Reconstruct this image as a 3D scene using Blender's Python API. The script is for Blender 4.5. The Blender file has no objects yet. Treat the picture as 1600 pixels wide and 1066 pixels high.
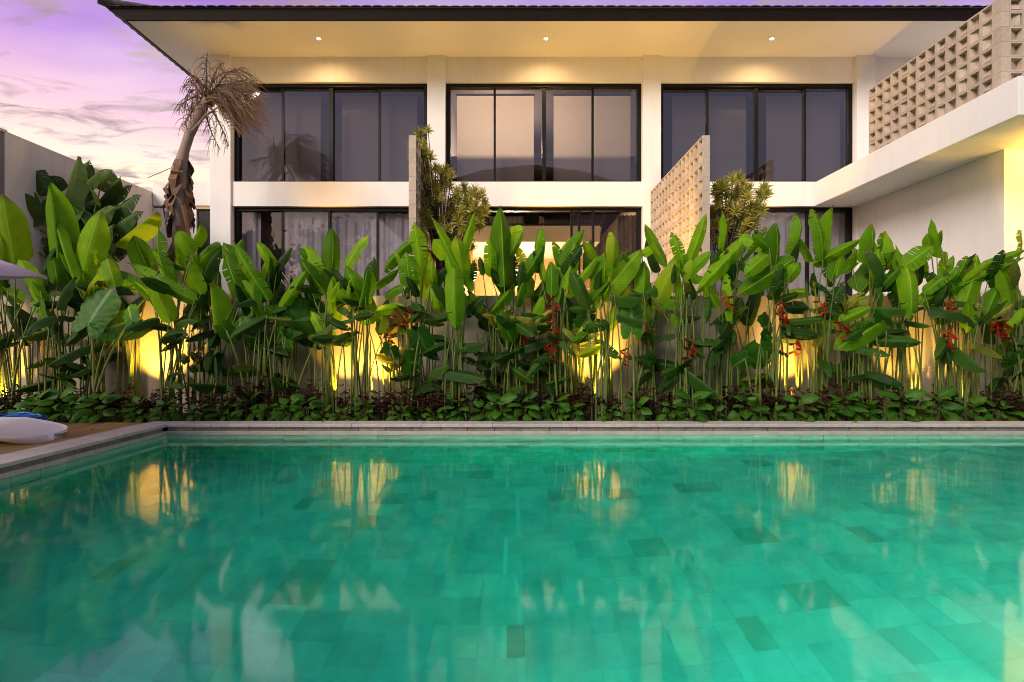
import bpy, math, random
from mathutils import Vector, Matrix
random.seed(7)
R = math.radians
SC = bpy.context.scene
COL = SC.collection
F = 850.0; CZ = 1.2                      # focal length in photo pixels, camera height over the water

# ------------------------------------------------------------------ camera
cam = bpy.data.cameras.new('camera'); cam_o = bpy.data.objects.new('camera', cam); COL.objects.link(cam_o)
cam.sensor_width = 36; cam.lens = 36 * F / 1600; cam.clip_end = 1000
cam_o.location = (0, 0, CZ); cam_o.rotation_euler = (R(90), 0, 0)
SC.camera = cam_o

# ------------------------------------------------------------------ dusk sky
W = bpy.data.worlds.new('World'); SC.world = W; W.use_nodes = True
def build_world():
    nt = W.node_tree; N = nt.nodes; L = nt.links
    N.clear()
    out = N.new('ShaderNodeOutputWorld')
    tc = N.new('ShaderNodeTexCoord')
    sep = N.new('ShaderNodeSeparateXYZ'); L.new(tc.outputs['Generated'], sep.inputs[0])
    ramp = N.new('ShaderNodeValToRGB'); L.new(sep.outputs['Z'], ramp.inputs[0])
    cr = ramp.color_ramp
    stops = [(0.0, (.70, .42, .28)), (.12, (.86, .60, .40)), (.26, (.90, .70, .52)), (.33, (.76, .45, .56)),
             (.40, (.46, .23, .60)), (.47, (.28, .12, .48)), (.62, (.23, .15, .48)), (1.0, (.26, .20, .48))]
    cr.elements[0].position = 0; cr.elements[0].color = (*stops[0][1], 1)
    cr.elements[1].position = 1; cr.elements[1].color = (*stops[-1][1], 1)
    for p, c in stops[1:-1]:
        e = cr.elements.new(p); e.color = (*c, 1)
    # cloud streaks on a flat layer overhead
    mx = N.new('ShaderNodeMath'); mx.operation = 'MAXIMUM'; L.new(sep.outputs['Z'], mx.inputs[0]); mx.inputs[1].default_value = .06
    dv = N.new('ShaderNodeVectorMath'); dv.operation = 'DIVIDE'
    cz = N.new('ShaderNodeCombineXYZ')
    for i in range(3): L.new(mx.outputs[0], cz.inputs[i])
    L.new(tc.outputs['Generated'], dv.inputs[0]); L.new(cz.outputs[0], dv.inputs[1])
    mp = N.new('ShaderNodeMapping'); mp.inputs['Rotation'].default_value = (0, 0, R(24)); mp.inputs['Scale'].default_value = (1.0, 1.9, 1)
    mp.inputs['Location'].default_value = (.6, 1.9, 0)
    L.new(dv.outputs[0], mp.inputs[0])
    no = N.new('ShaderNodeTexNoise'); no.inputs['Scale'].default_value = 2.7; no.inputs['Detail'].default_value = 9
    no.inputs['Roughness'].default_value = .6; no.inputs['Distortion'].default_value = .5
    L.new(mp.outputs[0], no.inputs['Vector'])
    c1 = N.new('ShaderNodeValToRGB'); L.new(no.outputs[0], c1.inputs[0])
    c1.color_ramp.elements[0].position = .50; c1.color_ramp.elements[0].color = (0, 0, 0, 1)
    c1.color_ramp.elements[1].position = .64; c1.color_ramp.elements[1].color = (1, 1, 1, 1)
    m1 = N.new('ShaderNodeMixRGB'); m1.inputs['Color2'].default_value = (.32, .19, .23, 1)
    k = N.new('ShaderNodeMath'); k.operation = 'MULTIPLY'; k.inputs[1].default_value = .95; L.new(c1.outputs[0], k.inputs[0])
    L.new(k.outputs[0], m1.inputs['Fac']); L.new(ramp.outputs[0], m1.inputs['Color1'])
    # bright wisps
    n2 = N.new('ShaderNodeTexNoise'); n2.inputs['Scale'].default_value = .8; n2.inputs['Detail'].default_value = 7
    L.new(mp.outputs[0], n2.inputs['Vector'])
    c2 = N.new('ShaderNodeValToRGB'); L.new(n2.outputs[0], c2.inputs[0])
    c2.color_ramp.elements[0].position = .45; c2.color_ramp.elements[0].color = (0, 0, 0, 1)
    c2.color_ramp.elements[1].position = .75; c2.color_ramp.elements[1].color = (.55, .55, .55, 1)
    m2 = N.new('ShaderNodeMixRGB'); m2.inputs['Color2'].default_value = (.88, .70, .66, 1)
    L.new(c2.outputs[0], m2.inputs['Fac']); L.new(m1.outputs[0], m2.inputs['Color1'])
    dt = N.new('ShaderNodeVectorMath'); dt.operation = 'DOT_PRODUCT'; dt.inputs[1].default_value = (-.55, .83, 0); L.new(tc.outputs['Generated'], dt.inputs[0])
    mr = N.new('ShaderNodeMapRange'); mr.interpolation_type = 'SMOOTHSTEP'; mr.inputs['From Min'].default_value = -.75; mr.inputs['From Max'].default_value = .55
    L.new(dt.outputs['Value'], mr.inputs['Value'])
    r2 = N.new('ShaderNodeValToRGB'); L.new(sep.outputs['Z'], r2.inputs[0])
    for i_, (p_, c_) in enumerate([(0, (.34, .27, .27)), (1, (.25, .23, .44))]):
        r2.color_ramp.elements[i_].position = p_; r2.color_ramp.elements[i_].color = (*c_, 1)
    e_ = r2.color_ramp.elements.new(.3); e_.color = (.28, .25, .36, 1)
    cl2 = N.new('ShaderNodeMixRGB'); cl2.inputs['Color2'].default_value = (.40, .33, .36, 1); L.new(c2.outputs[0], cl2.inputs['Fac']); L.new(r2.outputs[0], cl2.inputs['Color1'])
    m3 = N.new('ShaderNodeMixRGB'); L.new(mr.outputs[0], m3.inputs['Fac']); L.new(cl2.outputs[0], m3.inputs['Color1']); L.new(m2.outputs[0], m3.inputs['Color2'])
    m2 = m3
    b1 = N.new('ShaderNodeBackground'); b1.inputs['Strength'].default_value = .84; L.new(m2.outputs[0], b1.inputs[0])
    sky = N.new('ShaderNodeTexSky'); sky.sky_type = 'NISHITA'; sky.sun_disc = False
    sky.sun_elevation = R(4); sky.sun_rotation = R(215)
    b2 = N.new('ShaderNodeBackground'); b2.inputs['Strength'].default_value = .05; L.new(sky.outputs[0], b2.inputs[0])
    ad = N.new('ShaderNodeAddShader'); L.new(b1.outputs[0], ad.inputs[0]); L.new(b2.outputs[0], ad.inputs[1])
    L.new(ad.outputs[0], out.inputs[0])
build_world()
sun = bpy.data.lights.new('sun', 'SUN'); sun.energy = 2.5; sun.angle = R(28); sun.color = (1.0, .89, .80)
sun_o = bpy.data.objects.new('sun', sun); COL.objects.link(sun_o); sun_o.rotation_euler = (R(60), 0, R(-38))

SC.view_settings.view_transform = 'Standard'; SC.view_settings.look = 'None'
SC.view_settings.gamma = 1; SC.view_settings.exposure = 0.58
SC.cycles.use_denoising = True; SC.cycles.filter_width = 1.0
SC.cycles.max_bounces = 9; SC.cycles.diffuse_bounces = 3; SC.cycles.glossy_bounces = 4
SC.cycles.transmission_bounces = 8; SC.cycles.transparent_max_bounces = 16
SC.cycles.sample_clamp_indirect = 6; SC.cycles.blur_glossy = .3

# ------------------------------------------------------------------ materials
MATS = {}
class NT:
    def __init__(s, name):
        s.m = bpy.data.materials.new(name); s.m.use_nodes = True
        s.t = s.m.node_tree; s.N = s.t.nodes; s.L = s.t.links; s.N.clear()
        s.out = s.N.new('ShaderNodeOutputMaterial')
        MATS[name] = s.m
    def n(s, ty, **kw):
        x = s.N.new('ShaderNode' + ty)
        for k, v in kw.items():
            if k in x.inputs: x.inputs[k].default_value = v
            else: setattr(x, k, v)
        return x
    def l(s, a, b): s.L.new(a, b)
    def ramp(s, src, stops, interp='LINEAR'):
        r = s.n('ValToRGB'); cr = r.color_ramp; cr.interpolation = interp
        cr.elements[0].position = stops[0][0]; cr.elements[0].color = (*stops[0][1], 1)
        cr.elements[1].position = stops[-1][0]; cr.elements[1].color = (*stops[-1][1], 1)
        for p, c in stops[1:-1]:
            e = cr.elements.new(p); e.color = (*c, 1)
        s.l(src, r.inputs[0]); return r.outputs[0]
    def mix(s, f, a, b, mode='MIX'):
        m = s.n('MixRGB', blend_type=mode)
        for i, v in (('Fac', f), ('Color1', a), ('Color2', b)):
            if isinstance(v, (int, float)): m.inputs[i].default_value = v
            elif isinstance(v, tuple): m.inputs[i].default_value = (*v, 1)
            else: s.l(v, m.inputs[i])
        return m.outputs[0]
    def math(s, op, a, b=0.0):
        m = s.n('Math', operation=op)
        for i, v in enumerate((a, b)):
            if isinstance(v, (int, float)): m.inputs[i].default_value = v
            else: s.l(v, m.inputs[i])
        return m.outputs[0]
    def noise(s, scale, detail=4, coord='Object', rough=.55, stretch=None):
        if coord == 'World': o = s.n('NewGeometry').outputs['Position']
        else: o = s.n('TexCoord').outputs[coord]
        if stretch:
            mp = s.n('Mapping'); mp.inputs['Scale'].default_value = stretch; s.l(o, mp.inputs[0]); o = mp.outputs[0]
        x = s.n('TexNoise', Scale=scale, Detail=detail, Roughness=rough); s.l(o, x.inputs['Vector'])
        return x.outputs[0]
    def bump(s, h, strength=.3, dist=.01):
        b = s.n('Bump', Strength=strength, Distance=dist); s.l(h, b.inputs['Height']); return b.outputs[0]
    def pbr(s, color, rough=.6, normal=None, metallic=0.0, spec=None):
        p = s.n('BsdfPrincipled')
        if isinstance(color, tuple): p.inputs['Base Color'].default_value = (*color, 1)
        else: s.l(color, p.inputs['Base Color'])
        if isinstance(rough, (int, float)): p.inputs['Roughness'].default_value = rough
        else: s.l(rough, p.inputs['Roughness'])
        p.inputs['Metallic'].default_value = metallic
        if spec is not None: p.inputs['Specular IOR Level'].default_value = spec
        if normal is not None: s.l(normal, p.inputs['Normal'])
        return p
    def done(s, sh): s.l(sh.outputs[0] if hasattr(sh, 'outputs') else sh, s.out.inputs[0]); return s.m

def paint(name, c, var=.06, rough=.7, scale=1.2, streak=0.0):
    t = NT(name)
    a = t.noise(scale, 6, 'World'); b = t.noise(90, 3, 'World')
    lo = tuple(x * (1 - var * 2.2) for x in c)
    col = t.ramp(a, [(.3, lo), (.62, c)])
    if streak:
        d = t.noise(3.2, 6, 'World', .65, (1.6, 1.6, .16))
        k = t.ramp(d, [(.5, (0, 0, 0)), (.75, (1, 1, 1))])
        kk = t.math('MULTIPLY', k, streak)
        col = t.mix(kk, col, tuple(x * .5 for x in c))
    return t.done(t.pbr(col, rough, t.bump(b, .12, .004), spec=.3))
paint('white_wall', (.86, .83, .78), .04, .75, .7, .14)
paint('soffit_white', (.80, .74, .64), .03, .8, .5)
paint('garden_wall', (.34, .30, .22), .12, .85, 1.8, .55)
paint('neighbour_wall', (.80, .72, .64), .08, .85, .8, .3)
paint('grey_trim', (.20, .19, .20), .05, .6)
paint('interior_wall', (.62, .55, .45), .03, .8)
paint('interior_dark', (.03, .028, .035), .05, .8)  # near-black: unlit room surfaces carry their shade in this colour
paint('terrace_floor', (.30, .27, .24), .08, .7, 3)
paint('gold_trim', (.55, .36, .14), .05, .5)
paint('cloth_blind', (.62, .54, .46), .04, .9, 3)
paint('plastic_white', (.66, .62, .62), .02, .35, .5)
paint('bed_linen', (.55, .48, .40), .05, .9, 4)
paint('black_cloth', (.012, .012, .014), .1, .9, 4)
paint('shelf_white', (.66, .64, .6), .03, .5)
paint('lamp_shade', (.60, .45, .26), .05, .8)
paint('far_wall', (.42, .38, .36), .06, .9)

def stone(name, c1, c2, rough=.75, scale=14, rnd=.12):
    t = NT(name)
    a = t.noise(scale, 8, 'World', .65); b = t.noise(scale * 9, 4, 'World')
    oi = t.n('ObjectInfo')
    col = t.ramp(a, [(.32, c1), (.68, c2)])
    v = t.math('ADD', t.math('MULTIPLY', oi.outputs['Random'], rnd * 2), 1 - rnd)
    cb = t.n('CombineXYZ'); [t.l(v, cb.inputs[i]) for i in range(3)]
    col = t.mix(1.0, col, cb.outputs[0], 'MULTIPLY')
    return t.done(t.pbr(col, rough, t.bump(b, .35, .004), spec=.3))
stone('coping_stone', (.40, .355, .32), (.53, .475, .43), .7, 9, .08)
stone('shade_strip_stone', (.17, .14, .13), (.30, .25, .23), .6, 12, .15)  # dark stone standing in for the shade under the coping lip
stone('breeze_block', (.42, .335, .255), (.52, .425, .33), .85, 20, .08)
stone('roof_tile', (.045, .038, .038), (.09, .075, .07), .8, 18, .3)
stone('soil', (.014, .010, .007), (.04, .028, .018), .95, 20, 0)
stone('terrain', (.02, .03, .012), (.05, .06, .025), .95, 2, 0)

def wood(name, c1, c2, rough=.6, st=(14, 1.2, 14), rnd=.2):
    t = NT(name)
    a = t.noise(3.0, 8, 'World', .7, st)
    oi = t.n('ObjectInfo')
    col = t.ramp(a, [(.3, c1), (.7, c2)])
    v = t.math('ADD', t.math('MULTIPLY', oi.outputs['Random'], rnd * 2), 1 - rnd)
    cb = t.n('CombineXYZ'); [t.l(v, cb.inputs[i]) for i in range(3)]
    col = t.mix(1.0, col, cb.outputs[0], 'MULTIPLY')
    return t.done(t.pbr(col, rough, t.bump(a, .3, .003), spec=.15))
wood('deck_wood', (.16, .095, .035), (.36, .23, .10), .5, (14, .8, 14), .22)
wood('fascia_wood', (.005, .003, .0025), (.016, .010, .008), .6, (1.2, 14, 9), .1)
wood('cabinet_wood', (.30, .17, .07), (.44, .27, .12), .5, (14, 14, 1.4), .06)
wood('pole_wood', (.36, .19, .09), (.52, .30, .16), .7, (10, 10, 1), .15)

def tile(name, attr):
    t = NT(name)
    if attr:
        a = t.n('Attribute', attribute_name='tint'); rnd = a.outputs['Fac']
    else:
        rnd = t.n('ObjectInfo').outputs['Random']
    base = t.ramp(rnd, [(0, (.34, .40, .31)), (.012, (.36, .43, .33)), (.04, (.38, .49, .40)), (.15, (.43, .53, .44)), (.3, (.46, .56, .46)), (.45, (.50, .57, .46)), (.6, (.41, .52, .45)), (.75, (.48, .57, .48)), (.9, (.53, .60, .49))], 'CONSTANT')
    n1 = t.noise(4, 7, 'World', .65); n2 = t.noise(26, 6, 'World', .7)
    col = t.mix(.55, base, t.ramp(n1, [(.3, (.55, .66, .62)), (.7, (1.3, 1.2, 1.15))]), 'MULTIPLY')
    k = t.ramp(n2, [(.58, (0, 0, 0)), (.78, (1, 1, 1))])
    col = t.mix(t.math('MULTIPLY', k, .35), col, (.16, .22, .10))
    return t.done(t.pbr(col, .5, t.bump(n2, .2, .003), spec=.3))
tile('pool_tile', False); tile('pool_tile_mass', True)
stone('grout', (.50, .61, .50), (.57, .68, .57), .8, 20, 0)

def metal(name, c, rough=.4, met=.0):
    t = NT(name); a = t.noise(30, 3, 'World')
    return t.done(t.pbr(c, t.math('ADD', t.math('MULTIPLY', a, .2), rough - .1), metallic=met, spec=.2))
metal('dark_frame', (.006, .005, .005), .45)
metal('black_metal', (.010, .010, .010), .5)
metal('steel', (.45, .43, .40), .35, .9)

def leaf_mat(name, cA, cB, vein=.5, trans=.3, rough=.55, ribs=34, wear=.8, midc=None, aged=None):
    t = NT(name)
    uv = t.n('UVMap'); sp = t.n('SeparateXYZ'); t.l(uv.outputs[0], sp.inputs[0])
    u = t.math('ABSOLUTE', t.math('SUBTRACT', sp.outputs['X'], .5)); v = sp.outputs['Y']
    oi = t.n('ObjectInfo')
    if aged:
        md = tuple((p + q) / 2 for p, q in zip(cA, cB))
        base = t.ramp(oi.outputs['Random'], [(0, tuple(c * .6 for c in cA)), (.25, cA), (.55, md), (.85, cB), (.93, cB), (.98, aged)])
        sp_ = t.noise(38, 4, 'World', .7); old = t.math('MULTIPLY', t.ramp(sp_, [(.66, (0, 0, 0)), (.74, (1, 1, 1))]), t.ramp(t.noise(3.1, 3, 'World'), [(.5, (0, 0, 0)), (.66, (1, 1, 1))]))
        base = t.mix(t.math('MULTIPLY', old, .7), base, (.13, .085, .02))
        tip = t.math('MULTIPLY', t.ramp(v, [(.86, (0, 0, 0)), (.97, (1, 1, 1))]), t.math('GREATER_THAN', t.math('FRACT', t.math('MULTIPLY', oi.outputs['Random'], 7.3)), .55))
        base = t.mix(t.math('MULTIPLY', tip, .8), base, (.15, .085, .025))
    else: base = t.mix(oi.outputs['Random'], cA, cB)
    n1 = t.noise(7, 4, 'World')
    base = t.mix(.5, base, t.ramp(n1, [(.3, (.62, .66, .6)), (.7, (1.25, 1.2, 1.1))]), 'MULTIPLY')
    # side veins sweep toward the tip
    ph = t.math('MULTIPLY', t.math('SUBTRACT', v, t.math('MULTIPLY', u, .35)), ribs * 6.283)
    rib = t.math('SINE', ph)
    base = t.mix(t.math('MULTIPLY', t.math('ADD', rib, 1.0), .09 * vein), base, tuple(min(1, c * 2.2) for c in cB))
    mid = t.math('LESS_THAN', u, .022)
    base = t.mix(t.math('MULTIPLY', mid, .75), base, midc or tuple(min(1, c * 1.5 + .01) for c in cB))
    # browned rims
    edge = t.math('MULTIPLY', t.ramp(u, [(.40, (0, 0, 0)), (.5, (1, 1, 1))]), t.ramp(t.noise(5, 3, 'World'), [(.55, (0, 0, 0)), (.7, (1, 1, 1))]))
    base = t.mix(t.math('MULTIPLY', edge, wear), base, (.16, .09, .02))
    p = t.pbr(base, rough, t.bump(rib, .22 * vein, .006), spec=.18)
    tr = t.n('BsdfTranslucent'); t.l(t.mix(1.0, base, (1.5, 1.35, .55), 'MULTIPLY'), tr.inputs[0])
    mx = t.n('MixShader'); mx.inputs[0].default_value = trans
    t.l(p.outputs[0], mx.inputs[1]); t.l(tr.outputs[0], mx.inputs[2])
    return t.done(mx)
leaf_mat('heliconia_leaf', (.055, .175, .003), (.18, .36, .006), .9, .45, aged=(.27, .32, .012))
leaf_mat('heliconia_shaded', (.011, .042, .003), (.032, .085, .006), .7, .25, aged=(.10, .11, .012))  # darker copy of the leaf, canopy shade put into its colour
leaf_mat('banana_leaf', (.03, .075, .018), (.075, .13, .025), .9, .3, wear=.9)
leaf_mat('alocasia_leaf', (.02, .08, .006), (.045, .14, .01), .7, .25, .5, 9, .3, (.16, .26, .08))
leaf_mat('cover_leaf', (.018, .07, .005), (.045, .13, .008), .8, .2, .4, 9, .2)
leaf_mat('shrub_leaf', (.020, .008, .005), (.05, .018, .010), .2, .25, .4, 6, .2)
leaf_mat('dracaena_leaf', (.22, .24, .03), (.48, .43, .09), .1, .3, .45, 3, .1)
leaf_mat('croton_leaf', (.10, .15, .02), (.26, .24, .03), 1.6, .3, .45, 9, .3)
leaf_mat('red_bract', (.26, .006, .005), (.42, .03, .012), .2, .25, .45, 4, 0)
leaf_mat('grass_blade', (.07, .10, .015), (.15, .17, .03), .0, .3, .6, 2, 0)
leaf_mat('dead_frond', (.17, .10, .065), (.36, .24, .16), .0, .25, .8, 2, 0)
leaf_mat('tree_leaf', (.012, .03, .008), (.03, .055, .014), .2, .2, .5, 4, 0)
leaf_mat('plume', (.5, .36, .28), (.55, .42, .32), .0, .3, .8, 2, 0)

def stemm(name, c1, c2, rough=.5, scale=8, st=(6, 6, 1)):
    t = NT(name); a = t.noise(scale, 5, 'World', .6, st)
    return t.done(t.pbr(t.ramp(a, [(.3, c1), (.7, c2)]), rough, t.bump(a, .3, .004), spec=.35))
stemm('heliconia_stem', (.05, .075, .010), (.14, .17, .03))
stemm('twig', (.05, .035, .02), (.10, .07, .045), .8)
stemm('palm_trunk', (.18, .12, .09), (.40, .31, .25), .9, 12, (4, 4, 9))
stemm('palm_husk', (.10, .05, .03), (.26, .15, .09), .9, 9)
stemm('bark', (.03, .022, .018), (.06, .045, .035), .9)
stemm('hose_blue', (.005, .07, .30), (.02, .15, .50), .3)
stemm('parasol_cloth', (.52, .42, .52), (.60, .50, .60), .9, 20, (1, 1, 1))
stemm('wicker', (.20, .11, .05), (.34, .20, .09), .7)

def glass_pane():
    t = NT('window_glass')
    tr = t.n('BsdfTransparent'); tr.inputs[0].default_value = (.92, .91, .93, 1)
    gl = t.n('BsdfGlossy'); gl.inputs['Roughness'].default_value = .002; gl.inputs[0].default_value = (.95, .93, 1.0, 1)
    wv = t.noise(.9, 2, 'World')
    t.l(t.bump(wv, .012, .01), gl.inputs['Normal'])
    lw = t.n('LayerWeight'); lw.inputs[0].default_value = .35
    f = t.math('ADD', t.math('MULTIPLY', lw.outputs['Fresnel'], .8), .022)
    mx = t.n('MixShader'); t.l(f, mx.inputs[0]); t.l(tr.outputs[0], mx.inputs[1]); t.l(gl.outputs[0], mx.inputs[2])
    return t.done(mx)
glass_pane()

def water_mat():
    t = NT('pool_water')
    g = t.n('BsdfGlass', IOR=1.333); g.inputs['Roughness'].default_value = .06
    a = t.noise(5.5, 3, 'World', .5); b = t.noise(22, 2, 'World', .5)
    h = t.math('ADD', t.math('MULTIPLY', a, .12), t.math('MULTIPLY', b, .12))
    t.l(t.bump(h, .10, .010), g.inputs['Normal'])
    va = t.n('VolumeAbsorption'); va.inputs['Color'].default_value = (.0, .945, .885, 1); va.inputs['Density'].default_value = .80
    t.l(va.outputs[0], t.out.inputs['Volume'])
    return t.done(g)
water_mat()

def curtain_mat(name, c, trans):
    t = NT(name); a = t.noise(60, 3, 'World')
    p = t.pbr(t.ramp(a, [(.3, tuple(x * .9 for x in c)), (.7, c)]), .9, spec=.1)
    tr = t.n('BsdfTranslucent'); tr.inputs[0].default_value = (*c, 1)
    mx = t.n('MixShader'); mx.inputs[0].default_value = trans
    t.l(p.outputs[0], mx.inputs[1]); t.l(tr.outputs[0], mx.inputs[2]); return t.done(mx)
curtain_mat('sheer_curtain', (.80, .78, .80), .2)
curtain_mat('roller_cloth', (.42, .38, .36), .5)

def glow(name, c, s):
    t = NT(name); e = t.n('Emission', Strength=s); e.inputs[0].default_value = (*c, 1); return t.done(e)
glow('lamp_warm', (1.0, .72, .34), 30)
glow('lamp_white', (1.0, .82, .55), 14)

# ------------------------------------------------------------------ builders
def tag(o, label=None, cat=None, group=None, kind=None):
    if label: o['label'] = label
    if cat: o['category'] = cat
    if group: o['group'] = group
    if kind: o['kind'] = kind
    return o
def empty(name, loc=(0, 0, 0)):
    o = bpy.data.objects.new(name, None); COL.objects.link(o); o.location = loc; o.empty_display_size = .1
    return o
def put(name, me, parent=None, mw=None, local=False):
    o = bpy.data.objects.new(name, me); COL.objects.link(o)
    if parent is not None:
        o.parent = parent
        if not local:
            loc = Vector((0, 0, 0)); p = parent
            loc = getloc(parent)
            o.matrix_parent_inverse = Matrix.Translation(-loc)
    if mw is not None: o.matrix_basis = mw
    return o
def getloc(p):
    # only Empties carry an offset; parts are built in world space
    if p.parent is None: return Vector(p.location) if p.type == 'EMPTY' else Vector((0, 0, 0))
    return Vector((0, 0, 0))
class MB:
    def __init__(s): s.v = []; s.f = []; s.uv = []; s.tint = []
    def quad(s, pts, uv=None):
        i = len(s.v); s.v += [tuple(p) for p in pts]; s.f.append(tuple(range(i, i + len(pts))))
        s.uv.append(uv or [(0, 0)] * len(pts))
    def box(s, x0, x1, y0, y1, z0, z1):
        i = len(s.v)
        s.v += [(x0, y0, z0), (x1, y0, z0), (x1, y1, z0), (x0, y1, z0), (x0, y0, z1), (x1, y0, z1), (x1, y1, z1), (x0, y1, z1)]
        for f in ((3, 2, 1, 0), (4, 5, 6, 7), (0, 1, 5, 4), (1, 2, 6, 5), (2, 3, 7, 6), (3, 0, 4, 7)):
            s.f.append(tuple(i + k for k in f)); s.uv.append([(0, 0)] * 4)
        return s
    def hexa(s, p):                                   # eight corners, bottom ring then top ring
        i = len(s.v); s.v += [tuple(q) for q in p]
        for f in ((3, 2, 1, 0), (4, 5, 6, 7), (0, 1, 5, 4), (1, 2, 6, 5), (2, 3, 7, 6), (3, 0, 4, 7)):
            s.f.append(tuple(i + k for k in f)); s.uv.append([(0, 0)] * 4)
        return s
    def tube(s, pts, rad, n=7, cap=True):
        pts = [Vector(p) for p in pts]; rings = []
        if isinstance(rad, (int, float)): rad = [rad] * len(pts)
        up = Vector((0, 1, 0))
        for k, p in enumerate(pts):
            d = (pts[min(k + 1, len(pts) - 1)] - pts[max(k - 1, 0)]).normalized()
            a = d.cross(up)
            if a.length < .05: a = d.cross(Vector((1, 0, 0)))
            a.normalize(); b = d.cross(a).normalized()
            i = len(s.v)
            for j in range(n):
                t = 2 * math.pi * j / n
                s.v.append(tuple(p + (a * math.cos(t) + b * math.sin(t)) * rad[k]))
            rings.append(i)
        for k in range(len(rings) - 1):
            for j in range(n):
                s.f.append((rings[k] + j, rings[k] + (j + 1) % n, rings[k + 1] + (j + 1) % n, rings[k + 1] + j)); s.uv.append([(0, 0)] * 4)
        if cap:
            for i in (rings[0], rings[-1]):
                s.f.append(tuple(i + j for j in range(n))); s.uv.append([(0, 0)] * n)
        return s
    def lathe(s, prof, c, n=16):
        rings = []
        for r, z in prof:
            i = len(s.v); rings.append(i)
            for j in range(n):
                t = 2 * math.pi * j / n; s.v.append((c[0] + r * math.cos(t), c[1] + r * math.sin(t), c[2] + z))
        for k in range(len(rings) - 1):
            for j in range(n):
                s.f.append((rings[k] + j, rings[k] + (j + 1) % n, rings[k + 1] + (j + 1) % n, rings[k + 1] + j)); s.uv.append([(0, 0)] * 4)
        return s
    def add(s, o, M):
        i = len(s.v); s.v += [tuple(M @ Vector(p)) for p in o.v]
        s.f += [tuple(i + k for k in f) for f in o.f]; s.uv += o.uv
    def mesh(s, name, mat, smooth=False):
        me = bpy.data.meshes.new(name); me.from_pydata(s.v, [], s.f)
        if any(any(q != (0, 0) for q in u) for u in s.uv):
            L = me.uv_layers.new(name='UVMap'); k = 0
            for u in s.uv:
                for q in u: L.data[k].uv = q; k += 1
        me.materials.append(MATS[mat])
        if smooth: me.polygons.foreach_set('use_smooth', [True] * len(me.polygons))
        me.update(); return me
    def build(s, name, mat, parent=None, smooth=False, bevel=0):
        o = put(name, s.mesh(name, mat, smooth), parent)
        if bevel: bev(o, bevel)
        return o
def bev(o, w, seg=2):
    m = o.modifiers.new('Bevel', 'BEVEL'); m.width = w; m.segments = seg; m.limit_method = 'ANGLE'
def B(*a): return MB().box(*a)
def P(x, y, D): return Vector(((x - 800) * D / F, D, CZ + (533 - y) * D / F))
def PX(x, D=12.0): return (x - 800) * D / F
def PZ(y, D=12.0): return CZ + (533 - y) * D / F
ORD = ['', 'first', 'second', 'third', 'fourth', 'fifth', 'sixth', 'seventh', 'eighth', 'ninth', 'tenth', 'eleventh', 'twelfth', 'thirteenth', 'fourteenth',
       'fifteenth', 'sixteenth', 'seventeenth', 'eighteenth', 'nineteenth', 'twentieth']
def nth(i):
    if i <= 20: return ORD[i]
    t = {2: 'twenty', 3: 'thirty', 4: 'forty', 5: 'fifty'}; a, b = divmod(i, 10)
    return t[a] + '-' + ORD[b] if b else {3: 'thirtieth', 4: 'fortieth', 5: 'fiftieth'}[a]

# ------------------------------------------------------------------ ground and pool shell
PX0, PX1, PY0, PY1 = -4.42, 10.5, .6, 6.95
def depth(x): return 1.52 if x < 0 else max(.62, 1.52 - .12 * x)
g = MB(); S = 160
z = -.03
for q in ([(-S, -S), (S, -S), (S, PY0 - .3), (-S, PY0 - .3)], [(-S, PY1 + .25), (S, PY1 + .25), (S, S), (-S, S)],
          [(-S, PY0 - .3), (PX0 - .3, PY0 - .3), (PX0 - .3, PY1 + .25), (-S, PY1 + .25)], [(PX1 + .3, PY0 - .3), (S, PY0 - .3), (S, PY1 + .25), (PX1 + .3, PY1 + .25)]):
    g.quad([(x, y, z) for x, y in q])
tag(g.build('ground', 'terrain'), kind='structure')
# bed soil
b = MB(); nx = 60
for i in range(nx):
    for j in range(4):
        x0, x1 = -9 + 22 * i / nx, -9 + 22 * (i + 1) / nx; y0, y1 = 7.24 + .98 * j / 4, 7.24 + .98 * (j + 1) / 4
        h = lambda x, y: .06 + .03 * math.sin(x * 5.1 + y * 3) * math.sin(x * 1.7 - y * 7) + .06 * (y - 7.24)
        b.quad([(x0, y0, h(x0, y0)), (x1, y0, h(x1, y0)), (x1, y1, h(x1, y1)), (x0, y1, h(x0, y1))])
tag(b.build('planting_bed_soil', 'soil'), kind='structure')

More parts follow.
